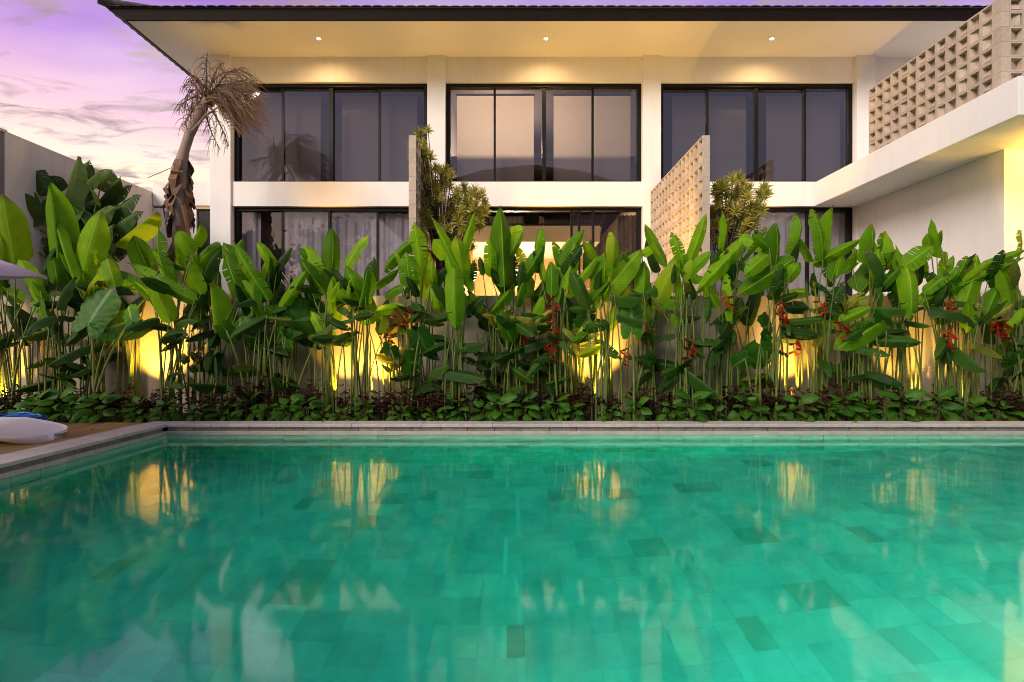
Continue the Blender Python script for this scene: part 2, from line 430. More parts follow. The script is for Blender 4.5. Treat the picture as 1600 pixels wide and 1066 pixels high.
# pool floor: a slab that rises to the right, stone tiles on it
def build_pool():
    fl = MB(); xs = [PX0 - .2, 0, 7.5, PX1 + .2]
    for a, c in zip(xs, xs[1:]):
        za, zc = -depth(a) - .004, -depth(c) - .004
        fl.hexa([(a, PY0 - .2, za - .2), (c, PY0 - .2, zc - .2), (c, PY1 + .2, zc - .2), (a, PY1 + .2, za - .2),
                 (a, PY0 - .2, za), (c, PY0 - .2, zc), (c, PY1 + .2, zc), (a, PY1 + .2, za)])
    floor = tag(fl.build('pool_floor', 'grout'), kind='structure')
    T = .30; G = .0009
    def tmesh(w): return B(-w / 2 + G, w / 2 - G, -T / 2 + G, T / 2 - G, -.008, 0)
    tms = {T: tmesh(T).mesh('tile', 'pool_tile'), T / 2: tmesh(T / 2).mesh('tile', 'pool_tile')}
    cells = []; x = PX0 + T / 2; i = 0
    while x < PX1 - T / 2 + .01:
        y = PY1 - T / 2 - random.choice((0, .1, .15, .2))
        while y > PY0 + T / 2:
            if random.random() < .28: cells += [(x - T / 4, y, T / 2), (x + T / 4, y, T / 2)]
            else: cells.append((x, y, T))
            y -= T
        x += T; i += 1
    def seen(c): return c[1] > 2.8 and abs(c[0]) < c[1] * .97 + .1
    vis = sorted([c for c in cells if seen(c)], key=lambda c: c[0] ** 2 + c[1] ** 2 - (.5 if c[2] == T else 0))
    near = set(vis[:300]); mass = MB()
    for c in cells:
        x, y, w = c; zz = -depth(x); sl = math.atan(.12) if 0 < x < 7.5 else 0
        M = Matrix.Translation((x, y, zz + random.uniform(-.0006, .0006))) @ Matrix.Rotation(-sl, 4, 'Y')
        if c in near:
            put('tile', tms[w], floor, M, local=True)
        else:
            n0 = len(mass.f); mass.add(tmesh(w), M)
            mass.tint += [random.random()] * (len(mass.f) - n0)
    me = mass.mesh('tile_mass', 'pool_tile_mass')
    at = me.attributes.new('tint', 'FLOAT', 'FACE'); at.data.foreach_set('value', mass.tint)
    o = put('tile_mass', me, floor, local=True); tag(o, kind='stuff')
    # walls
    def wall(name, along, a0, a1, fixed, face):
        m = MB()
        if along == 'x': m.box(a0, a1, fixed + .016, fixed + .25, -1.9, .045)
        else: m.box(fixed - .25, fixed - .016, a0, a1, -1.9, .045)
        w = tag(m.build(name, 'grout'), kind='structure')
        tw = B(-.146, .146, 0, .016, -.096, .096).mesh('tile', 'pool_tile')
        a = a0 + .15; k = 0
        while a < a1 - .1:
            zc = -.10
            while zc > -1.7:
                d = depth(a) if along == 'x' else 1.52
                if zc < -d - .1: break
                if along == 'x' and abs(a) > 7.2: break
                if along == 'y' and a < 2.6: break
                off = .15 if int(round(-zc / .2)) % 2 else 0
                jit = random.uniform(0, .002)
                if along == 'x': M = Matrix.Translation((min(a + off, a1 - .15), fixed + jit, zc))
                else: M = Matrix.Translation((fixed - jit, min(a + off, a1 - .15), zc)) @ Matrix.Rotation(R(90), 4, 'Z')
                put('tile', tw, w, M, local=True)
                zc -= .2
            a += .30
        return w
    wall('pool_wall_back', 'x', PX0, PX1, PY1, -1)
    wall('pool_wall_left', 'y', PY0, PY1, PX0, 1)
    m = B(PX1 + .01, PX1 + .25, PY0, PY1, -1.9, .045); tag(m.build('pool_wall_right', 'grout'), kind='structure')
    m = B(PX0 - .2, PX1 + .25, PY0 - .25, PY0 - .01, -1.9, .045); tag(m.build('pool_wall_front', 'grout'), kind='structure')
    # closed body of water, its sides buried in the walls
    wv = MB(); x0, x1, y0, y1 = PX0 - .1, PX1 + .1, PY0 - .1, PY1 + .1
    wv.box(x0, x1, y0, y1, -1.75, 0)
    tag(wv.build('pool_water', 'pool_water'), kind='structure')
build_pool()

# coping: undercut strip coloured for its shade, waterline ledge, stone slabs
def build_coping():
    cop = tag(empty('pool_coping', (0, 7.1, 0)), kind='structure')
    # the ledge at the water and the strip above it, overhang shade in its colour
    B(PX0 - .02, PX1, PY1 - .015, PY1 + .2, .002, .047).build('ledge', 'coping_stone', cop, bevel=.004)
    B(PX0 - .2, PX0 + .012, PY0, PY1 - .02, .002, .047).build('ledge', 'coping_stone', cop, bevel=.004)
    x = PX0 + .0
    while x < PX1:
        B(x + .003, min(x + .345, PX1), PY1 + .03, PY1 + .22, .049, .096).build('shade_strip', 'shade_strip_stone', cop); x += .35
    y = PY1 - .02
    while y > PY0 + 1:
        B(PX0 - .22, PX0 - .03, y - .345, y - .003, .049, .096).build('shade_strip', 'shade_strip_stone', cop); y -= .35
    x = PX0 - .33
    while x < PX1:
        o = B(x + .0015, x + .8985, PY1 - .005, PY1 + .29, .098, .137 + random.uniform(-.001, .001)).build('coping_slab', 'coping_stone', cop, bevel=.006); x += .9
    y = PY1 - .008
    while y > PY0 + .3:
        B(PX0 - .36, PX0 + .005, y - .8985, y - .0015, .098, .137 + random.uniform(-.001, .001)).build('coping_slab', 'coping_stone', cop, bevel=.006); y -= .9
    B(PX0 - .35, PX1 + .3, PY0 - .35, PY0 + .02, .098, .137).build('coping_slab', 'coping_stone', cop, bevel=.006)
    B(PX1 - .02, PX1 + .33, PY0 + .03, PY1 - .01, .098, .137).build('coping_slab', 'coping_stone', cop, bevel=.006)
build_coping()
# wooden deck left of the pool
deck = tag(empty('wooden_deck', (-6.5, 5, 0)), kind='structure')
x = PX0 - .37
while x > -8.6:
    B(x - .137, x, 2.6 + random.uniform(-.1, 0), 7.22, .09, .118 + random.uniform(-.002, .002)).build('plank', 'deck_wood', deck, bevel=.004); x -= .142
B(-8.7, PX0 - .4, 2.5, 7.2, -.02, .085).build('joist_base', 'fascia_wood', deck)

# ------------------------------------------------------------------ garden wall, terrace
gw = empty('garden_wall', (0, 8.2, 0)); tag(gw, 'long cream rendered retaining wall lit by yellow uplights behind the heliconias', 'wall')
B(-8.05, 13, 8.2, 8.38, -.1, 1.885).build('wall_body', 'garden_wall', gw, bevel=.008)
tr = B(-8.05, 13, 8.38, 19, 0, 1.6).build('terrace', 'terrace_floor'); tag(tr, kind='structure')
ps = MB()
for i in range(60):
    x0, x1 = -8 + 21 * i / 60, -8 + 21 * (i + 1) / 60
    zz = lambda x: 1.80 + .03 * math.sin(x * 3.7)
    ps.quad([(x0, 8.381, zz(x0)), (x1, 8.381, zz(x1)), (x1, 8.95, zz(x1) - .04), (x0, 8.95, zz(x0) - .04)])
    ps.quad([(x0, 8.95, zz(x0) - .04), (x1, 8.95, zz(x1) - .04), (x1, 8.97, 1.59), (x0, 8.97, 1.59)])
tag(ps.build('terrace_planter_soil', 'soil'), kind='structure')

# ------------------------------------------------------------------ the villa
villa = empty('villa', (0, 12, 1.6)); tag(villa, 'white two-storey villa with dark framed windows and deep lit eaves', 'house')
Z_SOF, Z_HEAD, Z_SILL, Z_BAND, Z_FL = PZ(88), PZ(127), PZ(284), PZ(322), 1.6
COLS = [(PX(330), PX(362)), (PX(668), PX(696)), (PX(1004), PX(1032)), (PX(1337), PX(1366))]
for a, c in COLS:
    B(a, c, 11.95, 12.42, Z_FL, Z_SOF + .03).build('column', 'white_wall', villa, bevel=.006)
bays = [(COLS[i][1], COLS[i + 1][0]) for i in range(3)]
for a, c in bays:
    B(a, c, 12.03, 12.40, Z_HEAD, Z_SOF + .03).build('lintel', 'white_wall', villa)
    B(a, c, 12.00, 12.40, Z_BAND, Z_SILL).build('floor_band', 'white_wall', villa)
# rest of the shell
B(COLS[0][0] + .02, COLS[0][0] + .22, 12.42, 18.2, Z_FL, Z_SOF + .02).build('side_wall', 'white_wall', villa)
B(12.4, 12.6, 12.42, 18.2, Z_FL, Z_SOF + .02).build('side_wall', 'white_wall', villa)
B(COLS[3][1], 12.6, 12.05, 12.35, Z_FL, Z_SOF + .03).build('front_wall', 'white_wall', villa)
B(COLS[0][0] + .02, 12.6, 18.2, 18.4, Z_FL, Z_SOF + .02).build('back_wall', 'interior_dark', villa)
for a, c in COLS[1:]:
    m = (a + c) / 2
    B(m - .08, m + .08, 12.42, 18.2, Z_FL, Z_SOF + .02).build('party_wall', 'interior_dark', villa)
B(COLS[1][1] - .1, COLS[2][0] + .1, 18.14, 18.19, Z_FL, 5.0).build('room_lining', 'interior_wall', villa)
for q in ((COLS[1][0] + COLS[1][1]) / 2 + .082, (COLS[2][0] + COLS[2][1]) / 2 - .132):
    B(q, q + .05, 12.43, 18.13, Z_FL, 4.66).build('room_lining', 'interior_wall', villa)
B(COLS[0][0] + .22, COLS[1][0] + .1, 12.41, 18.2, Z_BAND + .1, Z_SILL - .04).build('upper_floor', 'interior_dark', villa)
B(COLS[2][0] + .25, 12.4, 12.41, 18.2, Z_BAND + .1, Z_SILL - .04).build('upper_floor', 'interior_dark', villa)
B(COLS[0][0] + .23, 12.39, 12.43, 18.19, Z_SOF - .03, Z_SOF - .005).build('ceiling', 'interior_dark', villa)  # added dark sheet that gives the gaps round the blinds their shade
# centre bay: loft gallery set back behind the glass, a floor for the room above it
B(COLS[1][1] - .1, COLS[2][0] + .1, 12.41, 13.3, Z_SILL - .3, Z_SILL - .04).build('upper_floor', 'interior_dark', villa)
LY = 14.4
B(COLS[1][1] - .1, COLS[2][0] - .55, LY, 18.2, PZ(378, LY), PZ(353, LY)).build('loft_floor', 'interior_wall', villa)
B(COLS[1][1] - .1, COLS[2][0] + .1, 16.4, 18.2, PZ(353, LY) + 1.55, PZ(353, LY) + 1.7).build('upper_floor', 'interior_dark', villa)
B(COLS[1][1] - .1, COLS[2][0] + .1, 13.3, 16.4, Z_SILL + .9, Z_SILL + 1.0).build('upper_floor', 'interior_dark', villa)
rl = MB(); x = COLS[1][1]
z0 = PZ(353, LY)
rl.box(COLS[1][1], COLS[2][0] - .55, LY + .02, LY + .05, z0 + .04, z0 + .065)
rl.box(COLS[1][1], COLS[2][0] - .55, LY + .02, LY + .05, z0 + .9, z0 + .93)
rail = rl.build('loft_railing', 'black_metal', villa)
while x < COLS[2][0] - .55:
    B(x, x + .016, LY + .026, LY + .044, z0 + .01, z0 + .9).build('baluster', 'black_metal', rail); x += .133

# roof
SX0, SY0 = -7.55, 10.68; SX1, SY1 = 13.3, 19.3
B(SX0, SX1, SY0, SY1, Z_SOF, Z_SOF + .05).build('soffit', 'soffit_white', villa)
fz0, fz1 = Z_SOF - .004, 7.668; ox = .12
fb = MB()
fb.hexa([(SX0 - .03, SY0 - .04, fz0), (SX1, SY0 - .04, fz0), (SX1, SY0 - .002, fz0), (SX0 - .03, SY0 - .002, fz0),
         (SX0 - .27, SY0 - .10, fz1), (SX1, SY0 - .10, fz1), (SX1, SY0 - .05, fz1), (SX0 - .27, SY0 - .05, fz1)])
fb.build('fascia_board', 'fascia_wood', villa)
fb = MB()
fb.hexa([(SX0 - .034, SY0 - .03, fz0), (SX0 - .002, SY0 - .03, fz0), (SX0 - .002, SY1, fz0), (SX0 - .034, SY1, fz0),
         (SX0 - .30, SY0 - .09, fz1), (SX0 - .24, SY0 - .09, fz1), (SX0 - .24, SY1, fz1), (SX0 - .30, SY1, fz1)])
fb.build('fascia_board', 'fascia_wood', villa)
rf = MB(); e0 = (SX0 - .33, SY0 - .13); e1 = (SX1 + .2, SY1 + .3); ry = (e0[1] + e1[1]) / 2; rz = 9.3
A, Bq, C, D = (e0[0], e0[1], fz1 + .005), (e1[0], e0[1], fz1 + .005), (e1[0], e1[1], fz1 + .005), (e0[0], e1[1], fz1 + .005)
E, G = (e0[0] + 4.3, ry, rz), (e1[0] - 4.3, ry, rz)
for q in ((A, Bq, G, E), (Bq, C, G), (C, D, E, G), (D, A, E), (D, C, Bq, A)): rf.quad(q)
roof = rf.build('roof', 'roof_tile', villa)
tp = MB(); tp.tube([(0, -.02, .0), (0, .4, .16)], [.105, .10], 10)
tm = MB()
for j in range(6):                                             # a half-barrel tile
    a0, a1 = math.pi * j / 6, math.pi * (j + 1) / 6
    for (ya, za, yb, zb) in ((0, 0, .42, .155),):
        p = lambda a, y, z, r: (r * math.cos(a), y, z + r * .16 * math.sin(a))
        tm.quad([p(a0, ya, za, .105), p(a1, ya, za, .105), p(a1, yb, zb * .75, .1), p(a0, yb, zb * .75, .1)])
        tm.quad([p(a0, ya, za, .085), p(a0, ya, za, .105), p(a1, ya, za, .105), p(a1, ya, za, .085)])
tme = tm.mesh('eave_tile', 'roof_tile', False)
B(SX0 - .30, SX1, SY0 - .095, SY0 + .1, fz1 + .002, fz1 + .026).build('eave_batten', 'fascia_wood', roof)
x = e0[0] + .12
while x < e1[0] - .1:
    put('eave_tile', tme, roof, Matrix.Translation((x, e0[1] - .03, fz1 + .008 + random.uniform(-.003, .003))), local=True); x += .215
hp = MB(); hp.tube([(e0[0] - .10, e0[1] - .08, fz1 + .10), (e0[0] + .1, e0[1] + .08, fz1 + .10), (e0[0] + 1.2, e0[1] + 1.2, fz1 + .50), E], [.07, .10, .10, .10], 8)
hp.build('hip_cap', 'roof_tile', roof, True)
y = e0[1] + .2
while y < e1[1]:
    put('eave_tile', tme, roof, Matrix.Translation((e0[0] - .02, y, fz1 + .008)) @ Matrix.Rotation(R(-90), 4, 'Z'), local=True); y += .215

# windows
def window(x0, x1, z0, z1, mull, y=12.16, panes=None, dbl=()):
    m = MB(); t = .055
    m.box(x0, x1, y - .05, y + .1, z1 - .075, z1); m.box(x0, x1, y - .05, y + .1, z0, z0 + .05)
    m.box(x0, x0 + .09, y - .05, y + .1, z0 + .05, z1 - .075); m.box(x1 - .09, x1, y - .05, y + .1, z0 + .05, z1 - .075)
    w = m.build('window', 'dark_frame', villa)
    edges = [x0 + .09] + list(mull) + [x1 - .09]
    for k, q in enumerate(mull):
        tt = .045 if k in dbl else .024
        yo = .004 if k % 2 else .014
        B(q - tt, q + tt, y - .03 + yo, y + .06 + yo, z0 + .05, z1 - .075).build('mullion', 'dark_frame', w)
    for k in range(len(edges) - 1):
        if panes is not None and k not in panes: continue
        yo = y + (.0 if k % 2 else .03)
        o = B(edges[k] - .01, edges[k + 1] + .01, yo, yo + .008, z0 + .045, z1 - .07).build('pane', 'window_glass', w)
    return w
ub = [(PX(364), PX(667), [442, 518, 593]), (PX(697), PX(1003), [773, 850, 926]), (PX(1033), PX(1336), [1105, 1181, 1257])]
for (a, c), (q0, q1, ml) in zip(bays, ub):
    window(a + .003, c - .003, Z_SILL + .003, Z_HEAD - .003, [PX(q, 12.16) for q in ml], dbl=(1,))
window(bays[0][0] + .003, bays[0][1] - .003, Z_FL, Z_BAND - .003, [PX(q, 12.16) for q in (442, 515, 590)])
window(bays[1][0] + .003, bays[1][1] - .003, Z_FL, Z_BAND - .003, [PX(q, 12.16) for q in (893, 905, 927)], panes=(1, 2, 3))
window(bays[2][0] + .003, bays[2][1] - .003, Z_FL, Z_BAND - .003, [PX(q, 12.16) for q in (1108, 1182, 1262)])

# right wing: cantilevered slab and the wall under it
WX = 6.66
B(WX, 13, 7.15, 11.948, 4.172, 4.69).build('balcony_slab', 'white_wall', villa, bevel=.008)
B(7.62, 13, 8.42, 11.94, 1.6, 4.172).build('wing_wall', 'white_wall', villa, bevel=.008)

# left annex and neighbour wall
an = empty('annex', (-7.3, 12.2, 1.6)); tag(an, 'low white flat-roofed annex with a dark doorway beside the dead palm', 'building')
B(-8.04, -7.08, 12.2, 16, 1.6, PZ(325, 12.2)).build('annex_wall', 'white_wall', an)
B(-8.04, -6.62, 12.17, 16, PZ(322, 12.2), PZ(284, 12.2)).build('parapet', 'white_wall', an, bevel=.006)
B(-7.08, -6.62, 12.24, 12.3, 1.6, PZ(327, 12.2)).build('door', 'dark_frame', an)
B(-7.08, -6.62, 12.19, 12.24, PZ(327, 12.2), PZ(322.4, 12.2)).build('door_trim', 'gold_trim', an)
nw = B(-8.4, -8.05, 8.62, 16.2, 0, 4.54).build('boundary_wall', 'neighbour_wall', bevel=.01); tag(nw, 'tall plain grey-pink boundary wall running back behind the banana leaves', 'wall')
pl = empty('gate_pillar', (-8.2, 8.5, 0)); tag(pl, 'narrow grey pillar ending the boundary wall at the edge of the view', 'pillar')
B(-8.42, -8.03, 8.40, 8.612, 0, 4.50).build('shaft', 'grey_trim', pl, bevel=.006); B(-8.45, -8.0, 8.38, 8.63, 4.50, 4.54).build('cap', 'neighbour_wall', pl, bevel=.006)

# ------------------------------------------------------------------ breeze-block walls
def block_mesh(kind):
    """unit block: 1 wide (x), 1 high (z), depth .5 (y, front at y=0); frame plus a slanted inner plate"""
    m = MB(); w = .115; d = .55; g = .006
    m.box(g, 1 - g, 0, d, g, w); m.box(g, 1 - g, 0, d, 1 - w, 1 - g)
    m.box(g, w, 0, d, w, 1 - w); m.box(1 - w, 1 - g, 0, d, w, 1 - w)
    a, b_ = w, 1 - w; t = .05
    if kind == 0:                                       # plate leaning away to the right
        m.hexa([(a, .06, a), (b_, .46, a), (b_, .46 + t, a), (a, .06 + t, a), (a, .06, b_), (b_, .46, b_), (b_, .46 + t, b_), (a, .06 + t, b_)])
    elif kind == 1:                                     # leaning away to the left
        m.hexa([(a, .46, a), (b_ - .1, .06, a), (b_ - .1, .06 + t, a), (a, .46 + t, a), (a, .46, b_), (b_ - .1, .06, b_), (b_ - .1, .06 + t, b_), (a, .46 + t, b_)])
    elif kind == 2:                                     # leaning back toward the top
        m.hexa([(a, .08, a + .1), (b_, .08, a + .1), (b_, .08 + t, a + .1), (a, .08 + t, a + .1), (a, .46, b_), (b_, .46, b_), (b_, .46 + t, b_), (a, .46 + t, b_)])
    else:                                               # flat plate deep inside
        m.hexa([(a, .34, a), (b_, .34, a), (b_, .34 + t, a), (a, .34 + t, a), (a, .34, b_ - .08), (b_, .34, b_ - .08), (b_, .34 + t, b_ - .08), (a, .34 + t, b_ - .08)])
    return m.mesh('block', 'breeze_block')
BLK = [block_mesh(k) for k in range(4)]
def breeze(root, o, ax, n, rows, bw, bh, rev=False):
    """blocks from origin o along unit axis ax; face looks along ax x z"""
    ax = Vector(ax); up = Vector((0, 0, 1)); dep = up.cross(ax)
    for i in range(n):
        for j in range(rows):
            k = (i + j * 2 + random.choice((0, 0, 0, 1, 2))) % 4
            p = Vector(o) + ax * (i * bw) + up * (j * bh)
            sd = bw if not rev else bw
            M = Matrix(((ax.x * bw, dep.x * .21, 0, p.x), (ax.y * bw, dep.y * .21, 0, p.y), (ax.z * bw, dep.z * .21, bh, p.z), (0, 0, 0, 1)))
            put('block', BLK[k], root, M, local=False)
s1 = empty('breeze_block_screen', (3.1, 10.3, 1.6)); tag(s1, 'tall tan breeze-block screen between centre and right bays, its face lit yellow', 'screen wall', 'breeze-block screens on the terrace')
breeze(s1, (3.04, 11.94, 1.61), (0, -1, 0), 15, 13, .218, .2208)
s2 = empty('breeze_block_screen', (-1.6, 10.3, 1.6)); tag(s2, 'tall tan breeze-block screen seen almost edge-on beside the variegated shrub', 'screen wall', 'breeze-block screens on the terrace')
breeze(s2, (-1.53, 8.67, 1.61), (0, 1, 0), 15, 13, .218, .2208)
for o in s1.children: pass
s3 = empty('breeze_block_parapet', (7, 8.8, 4.69)); tag(s3, 'tan breeze-block parapet on the balcony slab at upper right', 'screen wall')
breeze(s3, (6.70, 10.22, 4.692), (0, -1, 0), 13, 6, .2035, .205)
for j in range(6):
    B(6.70, 6.815, 7.455, 7.572, 4.693 + j * .205, 4.692 + (j + 1) * .205 - .002).build('corner_block', 'breeze_block', s3)
breeze(s3, (6.819, 7.458, 4.692), (1, 0, 0), 8, 6, .2035, .205)

# ------------------------------------------------------------------ curtains, blinds, rooms
def curtain(x0, x1, z0, z1, y, label, folds=9, amp=.028, mat='sheer_curtain', group=None):
    m = MB(); n = int(folds * 10); cols = []
    ph = random.random() * 6
    for i in range(n + 1):
        t = i / n; x = x0 + (x1 - x0) * t
        yy = y + amp * (math.sin(t * folds * 6.283 + ph) + .35 * math.sin(t * folds * 15.1 + 1 + ph))
        cols.append((x, yy))
    for (xa, ya), (xb, yb) in zip(cols, cols[1:]):
        m.quad([(xa, ya, z0), (xb, yb, z0), (xb, yb, z1), (xa, ya, z1)])
    o = m.build('curtain', mat, None, True); tag(o, label, 'curtain', group)
    return o
GC = 'white curtains in the ground floor windows'
curtain(PX(447, 12.5), PX(640, 12.5), 1.62, 4.1, 12.37, 'white sheer curtain drawn across right half of the lower left window', 11, group=GC)
curtain(PX(368, 12.5), PX(412, 12.5), 1.62, 4.1, 12.37, 'narrow bunched white curtain at the outer edge of lower left window', 4, group=GC)
curtain(PX(1115, 12.5), PX(1332, 12.5), 1.62, 4.1, 12.37, 'white curtain across the lower window under the balcony slab', 13, group=GC)
curtain(PX(965, 12.5), PX(998, 12.5), 1.62, 4.1, 12.55, 'dark gathered drape at right end of the open living room front', 5, .03, 'interior_dark')
UB = 'roller blinds behind the upper windows'
for k, (a, c, nm) in enumerate([(383, 501, 'outer blind of the upper left window, nearest the palm'), (534, 652, 'inner blind of the upper left window'),
                            (714, 834, 'first warm lit blind of the upper centre window'), (865, 985, 'second warm lit blind of the upper centre window'),
                            (1050, 1166, 'first blind of the upper right window'), (1197, 1313, 'blind of the upper right window nearest the balcony parapet')]):
    D = 12.55
    o = empty('roller_blind', (PX((a + c) / 2, D), D, PZ(143, D))); tag(o, 'pale fabric ' + nm, 'blind', UB)
    m = MB(); m.quad([(PX(a, D), D, Z_SILL - .02), (PX(c, D), D, Z_SILL - .02), (PX(c, D), D, PZ(150, D)), (PX(a, D), D, PZ(150, D))]); m.build('cloth', 'roller_cloth', o)
    MB().tube([(PX(a, D) - .02, D + .03, PZ(148, D)), (PX(c, D) + .02, D + .03, PZ(148, D))], .035, 8).build('roller', 'interior_dark', o)
    B(PX(a, D), PX(c, D), D - .008, D + .016, Z_SILL - .045, Z_SILL - .015).build('hem_bar', 'interior_dark', o)

def spot(name, loc, target, energy, color, angle=80, blend=.6, size=.03, parent=None):
    l = bpy.data.lights.new(name, 'SPOT'); l.energy = energy; l.color = color; l.spot_size = R(angle); l.spot_blend = blend; l.shadow_soft_size = size
    o = bpy.data.objects.new(name, l); COL.objects.link(o)
    o.rotation_euler = (Vector(target) - Vector(loc)).to_track_quat('-Z', 'Y').to_euler()
    o.location = loc
    if parent is not None:
        o.parent = parent; o.matrix_parent_inverse = Matrix.Translation(-getloc(parent))
    return o
def point(name, loc, energy, color, size=.06, parent=None):
    l = bpy.data.lights.new(name, 'POINT'); l.energy = energy; l.color = color; l.shadow_soft_size = size
    o = bpy.data.objects.new(name, l); COL.objects.link(o); o.location = loc
    if parent is not None:
        o.parent = parent; o.matrix_parent_inverse = Matrix.Translation(-getloc(parent))
    return o
WARM = (1.0, .66, .30)
for x, nm in ((1.6, 'first'), (4.4, 'second')):
    c = Vector((x, PY0 + .02, -.50)); o = empty('pool_light', c); tag(o, nm + ' round underwater light in the near pool wall, counted from the deck side', 'pool light', 'underwater pool lights')
    MB().tube([c + Vector((0, -.03, 0)), c + Vector((0, .015, 0))], [.11, .10], 20).build('ring', 'steel', o, True)
    MB().tube([c + Vector((0, .0152, 0)), c + Vector((0, .03, 0))], [.08, .05], 20).build('lens', 'lamp_white', o, True)
    spot('bulb', c + Vector((0, .06, 0)), c + Vector((.2, 3.0, -.1)), 330, (1.0, .95, .82), 130, .8, .09, o)
YEL = (1.0, .54, .08)

# eaves downlights
for px, nm in ((498, 'above the upper left window'), (853, 'above the upper centre window'), (1206, 'above the upper right window')):
    D = 11.29; c = Vector((PX(px, D), D, Z_SOF))
    o = empty('downlight', c); tag(o, 'round lit downlight in the eaves soffit ' + nm, 'downlight', 'downlights in the eaves')
    MB().lathe([(.04, -.001), (.04, -.012), (.06, -.012), (.06, -.001)], c, 20).build('ring', 'shelf_white', o)
    m = MB(); m.lathe([(.0005, -.006), (.04, -.006)], c, 20); m.build('lens', 'lamp_warm', o)
    spot('bulb', c + Vector((0, 0, -.03)), c + Vector((0, .42, -3)), 48, (1, .62, .26), 160, .9, .04, o)
# downlight under the balcony slab
c = Vector((8.0, 7.65, 4.172)); o = empty('downlight', c); tag(o, 'downlight under the balcony slab at the edge of the view', 'downlight', 'downlights under the balcony')
MB().lathe([(.04, -.001), (.04, -.012), (.06, -.012), (.06, -.001)], c, 20).build('ring', 'shelf_white', o)
m = MB(); m.lathe([(.0005, -.006), (.04, -.006)], c, 20); m.build('lens', 'lamp_warm', o)
point('bulb', c + Vector((0, 0, -.12)), 80, YEL, .05, o)

# living room behind the open centre bay
kb = empty('kitchen_cabinet', (0, 17.6, 1.6)); tag(kb, 'pale wooden kitchen cabinet run on the back wall of the living room', 'cabinet')
D = 17.5
for i, q in enumerate(range(742, 905, 27)):
    B(PX(q, D) + .004, PX(q + 27, D) - .004, D, D + .6, 1.6, PZ(402, D)).build('cabinet_door', 'cabinet_wood', kb, bevel=.004)
B(PX(742, D), PX(904, D), D - .03, D + .62, PZ(402, D) + .001, PZ(402, D) + .04).build('worktop', 'shelf_white', kb)
wc = empty('wall_cabinet', (-1.1, 16, 1.6)); tag(wc, 'tall brown wooden cabinet at left of the living room', 'cabinet')
D = 15.2; B(PX(700, D), PX(738, D), D, D + .6, 1.6, PZ(391, D)).build('carcass', 'cabinet_wood', wc, bevel=.005); B(PX(719, D) - .004, PX(719, D) + .004, D - .012, D - .001, 1.7, PZ(394, D)).build('handle', 'black_metal', wc)
sh = empty('display_shelf', (1.9, 16, 1.6)); tag(sh, 'white open display shelf at right of the living room', 'shelf')
D = 16.3; xs0, xs1 = PX(898, D), PX(930, D)
B(xs0 - .03, xs0, D, D + .35, 1.6, 3.9).build('side_panel', 'shelf_white', sh); B(xs1, xs1 + .03, D, D + .35, 1.6, 3.9).build('side_panel', 'shelf_white', sh)
for q in (1.7, 2.2, 2.75, 3.3, 3.86): B(xs0, xs1, D, D + .35, q, q + .03).build('shelf_board', 'shelf_white', sh)
def pendant(px, py, D, r, label, e, shade):
    c = P(px, py, D); o = empty('pendant_lamp', c); tag(o, label, 'lamp')
    m = MB(); m.lathe([(.001, -r), (r * .7, -r * .7), (r, 0), (r * .7, r * .7), (.001, r)], c, 16); m.build('globe', 'lamp_white', o, True)
    MB().tube([c + Vector((0, 0, r)), Vector((c.x, c.y, 3.8))], .006, 6).build('cord', 'black_metal', o)
    if shade:
        m = MB(); m.lathe([(.03, r + .16), (.16, r + .11), (.27, r + .02), (.265, r + .015), (.15, r + .10), (.03, r + .15)], c, 20); m.build('lamp_shade', 'wicker', o, True)
    point('bulb', c + Vector((0, -.0, -r - .05)), e, (1, .72, .38), .12, o)
pendant(738, 433, 14.6, .11, 'glowing globe pendant under a brown disc shade in the living room', 190, True)
pendant(803, 425, 15.6, .14, 'bright white globe pendant in the middle of the living room', 300, False)
c = Vector((PX(806, 16.5), 16.5, PZ(378, LY) - .002)); o = empty('ceiling_spot', c); tag(o, 'small lit ceiling spot under the loft of the living room', 'downlight')
MB().lathe([(.035, -.001), (.035, -.012), (.055, -.012), (.055, -.001)], c, 16).build('ring', 'shelf_white', o); m = MB(); m.lathe([(.0005, -.006), (.035, -.006)], c, 16); m.build('lens', 'lamp_warm', o)
spot('bulb', c + Vector((0, 0, -.03)), c + Vector((0, .2, -3)), 150, WARM, 130, .8, .04, o)
# loft bed
zb = PZ(353, LY)
bd = empty('loft_bed', (0, 15.2, zb)); tag(bd, 'unmade cream bed on the loft behind the black railing', 'bed')
B(PX(765, 15), PX(850, 15), 14.8, 16.6, zb + .08, zb + .36).build('mattress', 'bed_linen', bd, bevel=.07); B(PX(763, 15), PX(852, 15), 14.78, 16.62, zb + .0, zb + .08).build('bed_base', 'cabinet_wood', bd)
cu = B(PX(818, 14.8), PX(842, 14.8), 14.62, 14.78, zb + .12, zb + .47).build('cushion', 'black_cloth', None, bevel=.06); tag(cu, 'square black cushion leaning on the loft bed', 'cushion')
# warm light in the middle upper room, behind the blinds
ul = empty('floor_lamp', (-.35, 15.4, Z_SILL)); tag(ul, 'lit floor lamp behind the warm blinds of the upper centre window', 'lamp')
MB().tube([(-.35, 15.4, Z_SILL + 1.0), (-.35, 15.4, Z_SILL + 1.75)], .012, 8).build('stand', 'black_metal', ul); MB().lathe([(.14, 1.75), (.22, 1.75), (.17, 2.05), (.1, 2.05)], (-.35, 15.4, Z_SILL), 18).build('lamp_shade', 'lamp_shade', ul, True)
point('bulb', (-.35, 15.0, Z_SILL + 1.6), 620, (1, .72, .42), .15, ul)
